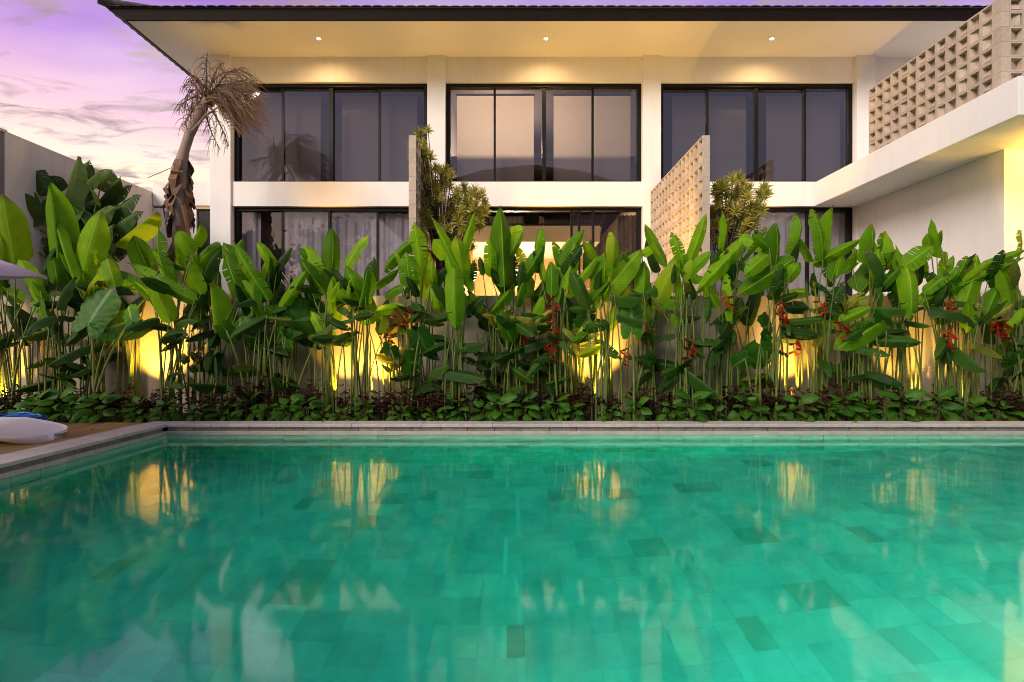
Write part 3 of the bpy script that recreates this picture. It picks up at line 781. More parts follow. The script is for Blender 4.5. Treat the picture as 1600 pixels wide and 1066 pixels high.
# table lamp in the lower left room
tl = empty('table_lamp', P(405, 440, 13.3)); tag(tl, 'table lamp with a beige drum shade inside the lower left window', 'lamp')
c = P(405, 412, 13.3); MB().lathe([(.2, 0), (.2, .34), (.19, .34), (.19, 0)], c, 18).build('lamp_shade', 'lamp_shade', tl, True); MB().lathe([(.001, -.5), (.1, -.5), (.1, -.46), (.02, -.44), (.06, -.3), (.02, -.05), (.02, .1)], c, 14).build('base', 'bed_linen', tl, True)
st = empty('side_table', (c.x, 13.3, 1.6)); tag(st, 'small dark side table under the drum-shade lamp', 'table')
zt = c.z - .5
B(c.x - .3, c.x + .3, 13.05, 13.6, zt - .03, zt).build('table_top', 'cabinet_wood', st)
for sx in (-.28, .25):
    for sy in (13.07, 13.55): B(c.x + sx, c.x + sx + .03, sy, sy + .03, 1.6, zt - .03).build('leg', 'cabinet_wood', st)

# ------------------------------------------------------------------ garden uplights
UPL = [(-6, 7.62, 'in the corner beside the wooden deck', 26), (213, 7.58, 'under the big crinkled elephant ear near the deck', 44), (527, 7.62, 'low among the ground cover left of the centre screen', 20), (580, 7.72, 'washing the wall left of the centre screen', 30),
       (938, 7.58, 'among the stems right of the open living room', 44), (1250, 7.58, 'glowing below the right-hand shrub', 40), (1512, 7.56, 'at the right end of the bed', 44), (1440, 7.74, 'washing the wall below the balcony', 14)]
GU = 'yellow garden uplights in the bed'
UPX = [PX(u[0], u[1] + .1) for u in UPL]
def near_lamp(x, d): return any(abs(x - u) < d for u in UPX)
def uplight(loc, target, e, label, ang=95, group=GU):
    o = empty('garden_uplight', loc); tag(o, label, 'garden light', group)
    x, y, z = loc
    MB().tube([(x, y, z - .12), (x, y, z)], [.004, .012], 6).build('spike', 'black_metal', o)
    d = (Vector(target) - Vector(loc)).normalized(); c = Vector(loc) + Vector((0, 0, .03))
    MB().tube([c - d * .03, c, c + d * .07], [.02, .034, .036], 12).build('housing', 'black_metal', o)
    a = d.orthogonal().normalized(); b2 = d.cross(a); m = MB(); q = c + d * .0715
    m.quad([q + (a * math.cos(t * .5236) + b2 * math.sin(t * .5236)) * .03 for t in range(12)]); m.build('lens', 'lamp_warm', o)
    spot('bulb', q + d * .012, q + d, e, YEL, ang, .7, .03, o)
for px, D, nm, e in UPL:
    x = PX(px, D); uplight((x, D + .1, .3), (x + random.uniform(-.1, .1), 8.16, 1.35), e * 7, 'small yellow garden uplight ' + nm, 88)
uplight((PX(838, 8.75), 8.75, 1.86), (PX(838, 8.75), 8.6, 2.6), 60, 'terrace uplight behind the wall in front of the living room', 100)
uplight((PX(1012, 8.6), 8.6, 1.86), (PX(1030, 9.6), 9.9, 3.4), 200, 'terrace uplight at the foot of the yellow-lit screen', 80)
for x, nm in ((-4.0, 'left'), (.7, 'centre'), (5.4, 'right')):
    uplight((x, 10.95, 1.68), (x, 10.98, 7.4), 330, 'terrace uplight at the foot of the ' + nm + ' bay, throwing light on the eaves', 64, 'terrace uplights below the eaves')

# ------------------------------------------------------------------ leaves
def leaf_geom(bend, fold, prof, nl=12, wav=.02, tear=0, seed=0, ns=3, curl=0.0):
    """leaf along +Y from 0 to 1 (chord), half width .5 on x; returns MB with uv"""
    rnd = random.Random(seed); pts = []; y = z = 0.0; a = -bend * .35
    for i in range(nl + 1):
        pts.append((y, z)); y += math.cos(a) / nl; z += math.sin(a) / nl
        a -= 0; a = -bend * .35 + bend * 1.35 * ((i + 1) / nl) ** 1.6 * 1
    ey, ez = pts[-1]; Lc = math.hypot(ey, ez); ca, sa = ey / Lc, ez / Lc
    pts = [((p[0] * ca + p[1] * sa) / Lc, (-p[0] * sa + p[1] * ca) / Lc) for p in pts]
    m = MB(); grid = []
    phs = rnd.random() * 6
    for i, (py, pz) in enumerate(pts):
        t = i / nl; w = prof(t); row = []
        for j in range(-ns, ns + 1):
            s = j / ns; xx = s * w * .5
            zz = -abs(s) * w * fold + wav * math.sin(t * 17 + phs + (1.3 if j > 0 else 0)) * s * s + curl * s * t
            row.append((xx, py - .05 * abs(s) * w * (1 - t), -pz * 1.0 + zz, .5 + s * .5, t))
        grid.append(row)
    torn = {}
    for i in range(nl):
        for side in (0, 1):
            if rnd.random() < tear: torn[(i, side)] = rnd.uniform(.15, .6)
    for i in range(nl):
        for j in range(2 * ns):
            q = [grid[i][j], grid[i][j + 1], grid[i + 1][j + 1], grid[i + 1][j]]
            side = 0 if j < ns else 1; outer = (j == 0 or j == 2 * ns - 1)
            pp = [Vector(k[:3]) for k in q]
            if (i, side) in torn and (outer or abs(j - ns + .5) > 1):
                g = torn[(i, side)] * .55 / nl
                for k in (2, 3): pp[k] = pp[k] - Vector((0, g, -.01 if outer else 0))
            m.quad(pp, [(k[3], k[4]) for k in q])
    return m
def pf_heli(t): return max(.02, min(1, (t * 7 + .12) ** .6) * (1 - max(0, (t - .55) / .45) ** 2.2) * (.93 + .07 * math.sin(t * 3)))
def pf_lance(t): return max(.02, math.sin(math.pi * min(1, t * .93 + .05)) ** .8)
def pf_ovate(t): return max(.02, math.sin(math.pi * (t * .97 + .02) ** .72) ** .9)
def pf_strap(t): return max(.05, min(1, t * 5 + .3) * (1 - t ** 3))
def merged(m, name, mat):
    me = m.mesh(name, mat, True)
    import bmesh
    bm = bmesh.new(); bm.from_mesh(me); bmesh.ops.remove_doubles(bm, verts=bm.verts, dist=1e-5); bm.to_mesh(me); bm.free()
    me.polygons.foreach_set('use_smooth', [True] * len(me.polygons)); return me
LV = {}
for mat in ('heliconia_leaf', 'heliconia_shaded', 'banana_leaf', 'croton_leaf'):
    LV[mat] = [merged(leaf_geom(bd_, fo, pf_heli if mat != 'croton_leaf' else pf_lance, 14, wv_, te, k, 3, cu_), 'leaf', mat)
               for k, (bd_, fo, wv_, te, cu_) in enumerate([(.25, .12, .012, 0, .0), (.5, .22, .016, 0, .03), (.9, .16, .014, .04, -.04), (1.5, .2, .02, .12, .05), (.1, .3, .012, 0, -.06), (.7, .1, .03, .3 if mat != 'croton_leaf' else 0, .06)])]
if True:
    bn = [merged(leaf_geom(bd_, fo, pf_heli, 16, .02, te, 30 + k, 3, .03), 'leaf', 'banana_leaf') for k, (bd_, fo, te) in enumerate([(.3, .2, .2), (.7, .15, .45), (.2, .3, .1), (1.1, .2, .4)])]
    LV['banana_leaf'] = bn
def place_leaf(root, b, t, wid, mesh, face, twist=0.0, name='leaf'):
    """leaf from b to t, its face turned toward direction `face`"""
    b, t = Vector(b), Vector(t); ya = t - b; L = ya.length; ya = ya / L
    za = Vector(face) - ya * ya.dot(Vector(face))
    if za.length < .05: za = ya.orthogonal()
    za.normalize(); za = Matrix.Rotation(twist, 3, ya) @ za; xa = ya.cross(za)
    M = Matrix(((xa.x * wid, ya.x * L, za.x * L * .8, b.x), (xa.y * wid, ya.y * L, za.y * L * .8, b.y), (xa.z * wid, ya.z * L, za.z * L * .8, b.z), (0, 0, 0, 1)))
    return put(name, mesh, root, M)
def stem(root, a, b, r0=.017, r1=.007, bow=.08, mat='heliconia_stem', n=7):
    a, b = Vector(a), Vector(b); pts = []; rad = []
    c = Vector((a.x + (b.x - a.x) * .18, a.y + (b.y - a.y) * .2, a.z + (b.z - a.z) * .62)) + Vector((random.uniform(-bow, bow), random.uniform(-bow, bow) * .5, 0))
    for i in range(n):
        t = i / (n - 1); pts.append(a * (1 - t) ** 2 + c * 2 * t * (1 - t) + b * t * t); rad.append(r0 + (r1 - r0) * t)
    MB().tube(pts, rad, 6).build('stem', mat, root, True); return pts

# flowers: a zigzag of red boat-shaped bracts
def flower_mesh(seed):
    rn = random.Random(seed); m = MB(); g = leaf_geom(1.1, .6, pf_lance, 6, 0, 0, seed, 1)
    z = 0; p = [(0, 0, 0)]
    for k in range(6):
        z -= .05; sgn = 1 if k % 2 else -1
        base = Vector((sgn * .008, 0, z)); p.append(tuple(base))
        ang = R(rn.uniform(30, 110)); d = Vector((sgn * math.sin(ang), rn.uniform(-.7, .4), -math.cos(ang))).normalized(); L = rn.uniform(.11, .17) - .010 * k
        xa = d.cross(Vector((0, -1, .2))).normalized(); za = xa.cross(d)
        M = Matrix(((xa.x * .036, d.x * L, za.x * .1, base.x), (xa.y * .036, d.y * L, za.y * .1, base.y), (xa.z * .036, d.z * L, za.z * .1, base.z), (0, 0, 0, 1)))
        m.add(g, M)
    n0 = len(m.f); m.tube(p, .006, 5)
    return m.mesh('flower', 'red_bract', True)
FL = [flower_mesh(k) for k in range(4)]

GH = 'tall green heliconias in the bed'
HEL = []
def heliconia(px, D, leaves, anchor, flowers=(), fill=11, mat='heliconia_leaf', extra=5):
    x = PX(px, D); o = empty('heliconia', (x, D, .08)); tag(o, anchor, 'heliconia', GH); HEL.append(o)
    tops = []
    for (bx, by, tx, ty, w) in leaves:
        Db = D + random.uniform(-.14, .14); b = P(bx, by, Db); Dt = Db + random.uniform(-.28, .12); t = P(tx, ty, Dt)
        dn = ty > by
        me = LV[mat][3 if (dn and random.random() < .5) else random.choice((0, 0, 1, 1, 2, 4, 5))]
        place_leaf(o, b, t, w * Db / F * 1.08, me, (random.uniform(-.45, .45), -1, random.uniform(-.2, .5)), random.uniform(-.25, .25))
        gx = x + random.uniform(-.13, .13); gy = min(8.12, D + random.uniform(-.13, .13))
        pts = stem(o, (gx, gy, .04), b, .019, .0075)
        MB  # petiole runs on as the midrib
        tops.append(pts)
    if mat == 'heliconia_leaf':
        for k in range(6):                              # the mid storey that closes the gaps
            bx = px + random.uniform(-34, 34); by = random.uniform(425, 500) if k < 5 else random.uniform(395, 450); Db = min(8.05, D + random.uniform(-.1, .2)); b = P(bx, by, Db)
            t = P(bx + random.uniform(-40, 40), by - random.uniform(28, 62), Db + random.uniform(-.25, .05)); L = (t - b).length
            place_leaf(o, b, t, L * random.uniform(.26, .36), random.choice(LV['heliconia_leaf'] if k < 2 or k > 4 else LV['heliconia_shaded']), (random.uniform(-.6, .6), -1, random.uniform(-.1, .7)), random.uniform(-.5, .5))
            tops.append(stem(o, (x + random.uniform(-.2, .2), min(8.12, D + random.uniform(-.1, .2)), .04), b, .015, .006))
    for k in range(extra):
        gx = x + random.uniform(-.28, .28); gy = min(8.12, D + random.uniform(-.15, .2)); tops.append(stem(o, (gx, gy, .04), (gx + random.uniform(-.15, .15), gy, random.uniform(1.1, 2.0)), .014, .006))
    for k in range(fill):
        pts = random.choice(tops); q = pts[random.randint(2, 5)]; a = random.uniform(0, 6.283); L = random.uniform(.32, .62)
        dv = Vector((math.cos(a), -abs(math.sin(a)) * .6, random.uniform(-.75, .35))).normalized() * L
        e = q + dv
        if e.y > 8.15: e.y = 8.15
        if q.z < 1.15 and (near_lamp(q.x, .26) or near_lamp(e.x, .26)): continue
        place_leaf(o, q, e, L * random.uniform(.22, .34), random.choice(LV['heliconia_shaded']), (random.uniform(-.7, .7), -1, random.uniform(.0, .9)), random.uniform(-.5, .5))
    for (fx, fy, s) in flowers:
        c = P(fx, fy, D - .16); M = Matrix.Translation(c) @ Matrix.Rotation(random.uniform(-.5, .5), 4, 'Y') @ Matrix.Scale(s * .8, 4)
        fo = put('flower', random.choice(FL), o, M)
        stem(o, (x + random.uniform(-.1, .1), D, .05), c + Vector((0, .03, .02)), .009, .004)
    return o

heliconia(12, 7.75, [(22, 412, 4, 303, 46), (-30, 440, -12, 350, 36), (38, 470, 5, 452, 20), (60, 470, 72, 515, 22)], 'big broad-leaved heliconia cut by the left edge, behind the parasol tip')
heliconia(88, 7.7, [(94, 430, 80, 286, 37), (116, 442, 83, 330, 14), (119, 432, 97, 354, 25), (90, 446, 84, 402, 29), (75, 480, 50, 440, 18), (62, 450, 30, 405, 22), (85, 505, 48, 472, 20)], 'heliconia with the tallest pale leaf just left of the deck corner uplight')
heliconia(142, 7.85, [(126, 435, 158, 329, 42), (146, 437, 159, 392, 29), (238, 456, 150, 420, 22), (179, 382, 246, 331, 16), (168, 462, 114, 435, 15), (180, 448, 165, 395, 22)], 'heliconia with one long leaf slanting right below the banana plant')
heliconia(268, 7.6, [(263, 442, 250, 350, 41), (236, 432, 208, 368, 31), (304, 470, 200, 411, 22), (267, 503, 233, 430, 27), (314, 460, 272, 369, 27), (298, 382, 314, 351, 20), (301, 397, 277, 360, 22)], 'dense heliconia below the dead palm trunk')
heliconia(340, 7.8, [(345, 383, 312, 418, 24), (380, 468, 352, 390, 31), (386, 442, 350, 379, 26), (337, 529, 328, 442, 28), (338, 457, 338, 418, 13)], 'heliconia in front of the left corner column, with one bright upright leaf')
heliconia(412, 7.7, [(420, 470, 364, 376, 21), (421, 482, 422, 399, 11), (396, 502, 384, 430, 21), (404, 502, 399, 436, 18), (450, 502, 413, 478, 21), (436, 488, 479, 423, 17)], 'heliconia with a dark arching leaf before the lower left window')
heliconia(508, 7.75, [(503, 453, 477, 382, 34), (516, 440, 519, 354, 27), (519, 512, 520, 432, 23), (506, 522, 486, 486, 15), (512, 470, 530, 440, 14)], 'heliconia with a pair of bright heart-set leaves before the lower left window')
heliconia(562, 7.65, [(541, 417, 579, 365, 21), (578, 507, 540, 415, 35), (552, 472, 524, 453, 17), (560, 480, 575, 420, 20)], 'heliconia beside the light-washed strip of wall', [(606, 515, 1.0)])
heliconia(652, 7.7, [(661, 432, 648, 346, 29), (648, 375, 602, 426, 18), (641, 449, 635, 394, 29), (656, 466, 652, 398, 27), (629, 448, 602, 468, 15), (631, 478, 587, 487, 16), (672, 448, 691, 490, 20)], 'heliconia clump in front of the edge-on breeze-block screen', [(624, 480, 1.1), (645, 484, .9)])
heliconia(710, 7.6, [(736, 456, 673, 337, 15), (709, 418, 714, 517, 27), (727, 446, 712, 368, 28), (700, 402, 677, 374, 25), (729, 466, 703, 477, 11), (733, 461, 756, 491, 15), (715, 420, 742, 330, 14)], 'heliconia with crossed leaves below the variegated shrub')
heliconia(789, 7.7, [(788, 447, 782, 321, 34), (801, 535, 780, 484, 23), (806, 480, 818, 440, 12)], 'heliconia with the single tallest upright leaf before the living room')
heliconia(820, 7.9, [(813, 441, 851, 383, 21), (818, 466, 821, 424, 29), (797, 364, 818, 357, 17), (829, 502, 849, 462, 19)], 'heliconia with ragged slanting leaves in front of the living room', [(812, 515, 1.1)])
heliconia(872, 7.75, [(872, 462, 891, 372, 27), (862, 462, 862, 409, 19), (885, 452, 898, 377, 21), (873, 472, 882, 420, 18), (884, 464, 936, 399, 14)], 'heliconia hung with red flowers before the open sliding door', [(868, 462, 1.2), (866, 500, 1.1), (862, 530, 1.2)])
heliconia(942, 7.65, [(938, 482, 944, 396, 28), (955, 432, 958, 366, 19), (931, 407, 911, 378, 13), (938, 467, 1003, 389, 34), (929, 516, 911, 467, 19), (951, 516, 984, 448, 19), (933, 513, 892, 536, 13), (945, 540, 903, 557, 13)], 'heliconia over the brightest uplight right of the living room')
heliconia(1012, 7.85, [(1005, 457, 1006, 408, 24), (1041, 417, 1007, 350, 15), (1020, 482, 1060, 406, 29), (1019, 470, 1078, 480, 24), (1016, 503, 1012, 434, 21), (1003, 398, 1026, 383, 14)], 'heliconia with yellow-lit leaves at the foot of the lit screen', [(985, 540, 1.1)])
heliconia(1072, 7.7, [(1069, 417, 1049, 363, 17), (1075, 417, 1104, 334, 17), (1072, 430, 1112, 392, 17), (1076, 442, 1081, 403, 19), (1095, 440, 1060, 420, 14), (1062, 510, 1050, 490, 18)], 'heliconia below the near end of the lit screen', [(1086, 530, 1.3)])
heliconia(1128, 7.75, [(1166, 374, 1089, 457, 23), (1145, 427, 1167, 363, 19), (1130, 392, 1128, 329, 16), (1142, 522, 1133, 428, 12), (1158, 368, 1203, 394, 21), (1120, 480, 1100, 445, 18)], 'heliconia with wide arching leaves under the olive shrub', [(1132, 455, 1.2)])
heliconia(1208, 7.65, [(1210, 427, 1212, 349, 30), (1242, 404, 1150, 462, 31), (1201, 398, 1163, 431, 23), (1202, 387, 1176, 366, 14), (1225, 440, 1250, 410, 20)], 'heliconia with a broad leaf sweeping left before the curtained window', [(1222, 465, 1.1), (1228, 485, 1.0)])
heliconia(1285, 7.75, [(1286, 407, 1267, 327, 17), (1293, 402, 1302, 321, 27), (1271, 407, 1244, 366, 13), (1313, 388, 1298, 441, 25), (1270, 412, 1346, 374, 17), (1259, 455, 1229, 459, 19), (1279, 522, 1313, 479, 19)], 'heliconia with a dark torn leaf right of the curtained window', [(1247, 520, 1.3), (1280, 466, 1.0)])
heliconia(1352, 7.65, [(1358, 412, 1362, 351, 24), (1370, 410, 1377, 364, 15), (1345, 457, 1397, 394, 36), (1333, 422, 1335, 388, 13), (1371, 454, 1407, 417, 15), (1382, 500, 1303, 547, 34), (1312, 502, 1362, 479, 16)], 'heliconia with one very broad leaf at the corner of the balcony slab', [(1315, 498, 1.2)])
heliconia(1418, 7.8, [(1413, 408, 1421, 503, 26), (1412, 417, 1457, 384, 28), (1405, 394, 1382, 422, 19)], 'heliconia with a long pale leaf hanging straight down under the balcony')
heliconia(1470, 7.7, [(1473, 402, 1455, 341, 19), (1479, 394, 1466, 428, 20), (1486, 422, 1490, 399, 11), (1444, 457, 1500, 416, 17), (1460, 502, 1513, 487, 17), (1455, 395, 1448, 365, 16)], 'heliconia with a pointed twisted top leaf against the white wing wall', [(1483, 465, 1.0), (1490, 510, 1.2)])
heliconia(1515, 7.7, [(1508, 474, 1526, 399, 37), (1438, 472, 1602, 402, 22), (1540, 492, 1559, 446, 19), (1521, 522, 1533, 474, 13), (1510, 522, 1514, 470, 15), (1535, 415, 1604, 390, 12)], 'heliconia with one very long leaf arching to the right edge')
heliconia(1592, 7.75, [(1590, 420, 1545, 450, 22), (1595, 470, 1560, 410, 26), (1610, 500, 1625, 430, 26), (1575, 520, 1602, 480, 18), (1560, 560, 1605, 525, 22)], 'heliconia cut by the right edge of the view', [(1572, 495, 1.2), (1558, 500, 1.0)])
# thin inner row close to the wall
for i, (px, nm) in enumerate([(45, 'behind the deck corner'), (200, 'right of the crinkled elephant ear'), (305, 'under the dead palm'), (460, 'between the two dark elephant ears'), (605, 'right of the washed wall strip'), (755, 'left of the tall upright leaf'), (905, 'left of the brightest uplight'), (1160, 'beside the hanging red flower'), (1320, 'under the torn leaf'), (1560, 'under the long arching leaf')]):
    D = 8.02; y0 = 470 + random.uniform(-15, 30)
    lv = [(px + random.uniform(-15, 15), y0 + random.uniform(10, 50), px + random.uniform(-45, 45), y0 + random.uniform(-35, 20), random.uniform(13, 22)) for k in range(4)]
    heliconia(px, D, lv, 'slender dark heliconia close to the wall ' + nm, fill=7, mat='heliconia_shaded', extra=4)

# ------------------------------------------------------------------ elephant ears
def ear_mesh(seed):
    rn = random.Random(seed); m = MB(); nr, na = 5, 40
    # heart outline round the petiole joint; tip at +Y, lobes behind
    def rad(a):                                         # a=0 at tip
        c = math.cos(a); r = .42 + .30 * max(0, c) ** 3 + .10 * math.cos(2 * a)
        notch = math.exp(-((abs(a) - math.pi) / .28) ** 2); return r * (1 - .75 * notch)
    def pt(i, j):
        a = -math.pi + 2 * math.pi * j / na; k = i / nr; r = rad(a) * k
        r *= 1 + (.035 * math.sin(a * 17) if i == nr else 0)
        x, y = math.sin(a) * r, math.cos(a) * r
        z = -.22 * (x * x) * 2 - .10 * max(0, y) ** 2 + .030 * math.sin(a * 17) * k + .03 * abs(x)
        return (x, y, z), (.5 + math.sin(a) * k * .5, .5 + y * .6)
    for i in range(nr):
        for j in range(na):
            q = [pt(i, j), pt(i, j + 1), pt(i + 1, j + 1), pt(i + 1, j)]
            m.quad([w[0] for w in q], [w[1] for w in q])
    return merged(m, 'leaf', 'alocasia_leaf')
EARS = [ear_mesh(k) for k in range(3)]
GA = 'elephant ear plants in the bed'
def alocasia(px, D, leaves, label):
    x = PX(px, D); o = empty('elephant_ear', (x, D, .08)); tag(o, label, 'elephant ear', GA)
    for (cx, cy, w, h, rot, til) in leaves:
        Dl = D + random.uniform(-.12, .05); c = P(cx, cy, Dl); s = h * Dl / F / 1.15; sw = w * Dl / F / .86
        M = Matrix.Translation(c) @ Matrix.Rotation(R(rot), 4, 'Y') @ Matrix.Rotation(R(90 - til), 4, 'X') @ Matrix.Diagonal((sw, s, (s + sw) / 2, 1))
        put('leaf', random.choice(EARS), o, M)
        stem(o, (x + random.uniform(-.08, .08), D + random.uniform(-.05, .05), .05), c + Vector((0, .015, 0)), .024, .010, .05)
    return o
alocasia(148, 7.62, [(142, 500, 66, 78, 20, 15), (172, 512, 52, 64, 60, 40), (205, 498, 34, 46, -40, 30)], 'large crinkled elephant ear beside the deck corner uplight')
alocasia(395, 7.7, [(375, 505, 58, 66, -25, 40), (352, 515, 34, 40, 150, 30), (405, 535, 46, 40, 120, 40)], 'dark elephant ear with drooping leaves before the left window')
alocasia(455, 7.8, [(468, 500, 80, 70, 75, 35), (440, 530, 60, 64, -120, 40), (500, 525, 40, 44, 130, 45)], 'widest dark elephant ear left of the light-washed wall strip')
alocasia(640, 7.55, [(640, 566, 52, 44, 100, 55), (655, 525, 46, 50, 160, 35), (610, 545, 34, 34, 200, 45)], 'low elephant ear below the edge-on screen')
alocasia(900, 7.85, [(896, 490, 44, 52, 170, 35), (915, 500, 40, 44, 200, 35)], 'dark elephant ear between the red flowers and the brightest uplight')
alocasia(985, 7.5, [(987, 508, 46, 66, 0, 5), (1010, 560, 34, 38, 140, 40)], 'upright pale-veined elephant ear facing the pool')
alocasia(1190, 7.6, [(1195, 512, 56, 60, 80, 45), (1190, 545, 52, 60, 150, 30), (1165, 560, 36, 38, 220, 45)], 'elephant ear under the arching heliconia right of the lit screen')
alocasia(1372, 7.7, [(1368, 508, 50, 56, 130, 35), (1400, 520, 56, 60, 30, 40)], 'elephant ear in the bed below the wing wall')
alocasia(1590, 7.6, [(1585, 525, 50, 44, 100, 45), (1600, 560, 46, 44, 200, 40)], 'dark elephant ear at the right end of the bed')
# yellow variegated crotons
GCN = 'yellow variegated crotons'
for px, py, nm in ((775, 475, 'under the tall upright heliconia leaf'), (840, 480, 'left of the red flowers'), (615, 540, 'below the edge-on screen'), (905, 515, 'over the brightest uplight'), (1325, 450, 'beside the torn heliconia leaf'), (1548, 470, 'at the right end of the bed')):
    D = 7.72; x = PX(px, D); o = empty('croton', (x, D, .08)); tag(o, 'yellow-veined croton ' + nm, 'croton', GCN)
    top = P(px, py + 22, D); stem(o, (x, D, .05), top, .012, .008, .03)
    for k in range(9):
        a = k * 2.4; L = random.uniform(.2, .34); d = Vector((math.cos(a), math.sin(a) * .6 - .2, random.uniform(.1, .9))).normalized() * L
        q = top + Vector((0, 0, -.05 * (k % 4)))
        place_leaf(o, q, q + d, L * .34, random.choice(LV['croton_leaf']), (0, -1, .5), random.uniform(-.4, .4))

# ------------------------------------------------------------------ low maroon shrubs and ground cover
def shrub_mesh(seed):
    rn = random.Random(seed); m = MB(); g = leaf_geom(.6, .2, pf_lance, 3, 0, 0, seed, 1); tw = MB()
    for k in range(15):
        a = rn.uniform(0, 6.28); sp = rn.uniform(.05, .30); h = rn.uniform(.28, .56)
        b = Vector((math.cos(a) * .05, math.sin(a) * .05, 0)); e = Vector((math.cos(a) * sp, math.sin(a) * sp * .8, h))
        tw.tube([b, (b + e) / 2 + Vector((0, 0, .06)), e], [.006, .004, .002], 4, False)
        for q in range(15):
            t = rn.uniform(.3, 1.02); p = b * (1 - t) + e * t + Vector((0, 0, .06 * 4 * t * (1 - t) * .5)); a2 = rn.uniform(0, 6.28); L = rn.uniform(.05, .10)
            d = Vector((math.cos(a2), math.sin(a2), rn.uniform(-.4, .6))).normalized(); xa = d.cross(Vector((0, 0, 1))).normalized(); za = xa.cross(d); w = L * .42
            m.add(g, Matrix(((xa.x * w, d.x * L, za.x * L, p.x), (xa.y * w, d.y * L, za.y * L, p.y), (xa.z * w, d.z * L, za.z * L, p.z), (0, 0, 0, 1))))
    return m.mesh('foliage', 'shrub_leaf', True), tw.mesh('twigs', 'twig', True)
SHR = [shrub_mesh(k) for k in range(5)]
GS = 'low maroon shrubs in front of the heliconias'
n = 0; px = -20
while px < 1625:
    if near_lamp(PX(px, 7.6), .13): px += 14; continue
    n += 1; D = 7.60 + random.uniform(-.07, .10)
    o = empty('maroon_shrub', (PX(px, D), D, .06)); o.rotation_euler.z = random.uniform(0, 6.28); s = random.uniform(.8, 1.12); o.scale = (s, s, s)
    tag(o, nth(n) + ' low maroon small-leaved shrub along the bed, counted from the deck', 'shrub', GS)
    f, t = random.choice(SHR); put('foliage', f, o, local=True); put('twigs', t, o, local=True)
    px += random.uniform(38, 52)
CLV = [merged(leaf_geom(bd_, .12, pf_ovate, 7, .015, 0, 60 + k, 2), 'leaf', 'cover_leaf') for k, bd_ in enumerate((.5, .9, 1.3))]
GG = 'low broad-leaved plants edging the bed'
n = 0; px = -30
while px < 1630:
    n += 1; D = 7.43 + random.uniform(-.08, .09); hs = random.choice((.6, .75, .9, 1.0, 1.1, 1.3)) * random.uniform(.9, 1.1)
    if px < 240: D -= .02
    loc = Vector((PX(px, D), D, .07)); o = empty('ground_cover_plant', loc)
    tag(o, nth(n) + ' broad-leaved edging plant above the pool coping, counted from the deck', 'plant', GG)
    for k in range(13):
        a = k * 2.399 + random.uniform(-.3, .3); ring = k / 13
        h = (.06 + .24 * (1 - ring)) * hs; sp = .05 + .13 * ring
        b = loc + Vector((math.cos(a) * sp * .6, math.sin(a) * sp * .6, h)); L = random.uniform(.14, .22) * hs
        d = Vector((math.cos(a), math.sin(a) - .35, .35 - 1.5 * ring + random.uniform(-.2, .2))).normalized()
        place_leaf(o, b, b + d * L, L * random.uniform(.55, .72), random.choice(CLV), (random.uniform(-.3, .3), -.8, 1), random.uniform(-.4, .4))
    m = MB()
    for k in range(7):
        a = k * .9; m.tube([loc, loc + Vector((math.cos(a) * .05, math.sin(a) * .05, .2 * hs))], [.004, .003], 4, False)
    m.build('stems', 'heliconia_stem', o, True)
    px += random.choice((24, 30, 34, 38, 52)) * random.uniform(.85, 1.15)

for (fx, fD, fz, a, nm) in ((212, 7.16, .139, .4, 'near the deck corner'), (505, 7.1, .139, 1.9, 'under the left uplights'), (548, 7.2, .139, 2.6, 'left of centre'), (940, 7.14, .139, .9, 'in front of the brightest uplight'), (972, 7.2, .139, 2.2, 'right of the brightest uplight'), (1262, 7.15, .139, 1.2, 'below the right-hand uplight'), (1330, 7.1, .139, .2, 'right of centre'), (140, 6.6, .121, 1.1, 'on the deck planks')):
    c = Vector((PX(fx, fD), fD, fz + .004)); d = Vector((math.cos(a), math.sin(a) * .5, .12)) * .09
    fo = place_leaf(None, c, c + d, .035, LV['croton_leaf'][1], (0, -.2, 1), 0, 'fallen_leaf'); tag(fo, 'small yellowed fallen leaf lying ' + nm, 'fallen leaf', 'fallen leaves at the pool edge')
# ------------------------------------------------------------------ grass on the terrace edge
def grass():
    m = MB(); rn = random.Random(3)
    for k in range(9000):
        x = rn.uniform(-7.8, 9.5); y = rn.uniform(8.41, 8.95)
        if rn.random() < .35 * (1 + math.sin(x * 2.1) * math.sin(x * .7 + 2)): continue
        h = rn.uniform(.08, .26) * (1 + .35 * math.sin(x * 4.3)); a = rn.uniform(0, 6.28); l = rn.uniform(.02, .16)
        dx, dy = math.cos(a) * l, math.sin(a) * l - .03; w = .004
        z0 = 1.76 + .03 * math.sin(x * 3.7)
        p0 = (x - w, y, z0); p1 = (x + w, y, z0); p2 = (x + dx * .4 + w, y + dy * .4, z0 + h * .7); p3 = (x + dx * .4 - w, y + dy * .4, z0 + h * .7); p4 = (x + dx, y + dy, z0 + h * .95)
        m.quad([p0, p1, p2, p3], [(.4, 0), (.6, 0), (.6, .6), (.4, .6)]); m.quad([p3, p2, p4], [(.4, .6), (.6, .6), (.5, 1)])
    tag(m.build('grass', 'grass_blade', None, True), 'fine green grass fringe growing along the top of the garden wall', 'grass', kind='stuff')
grass()
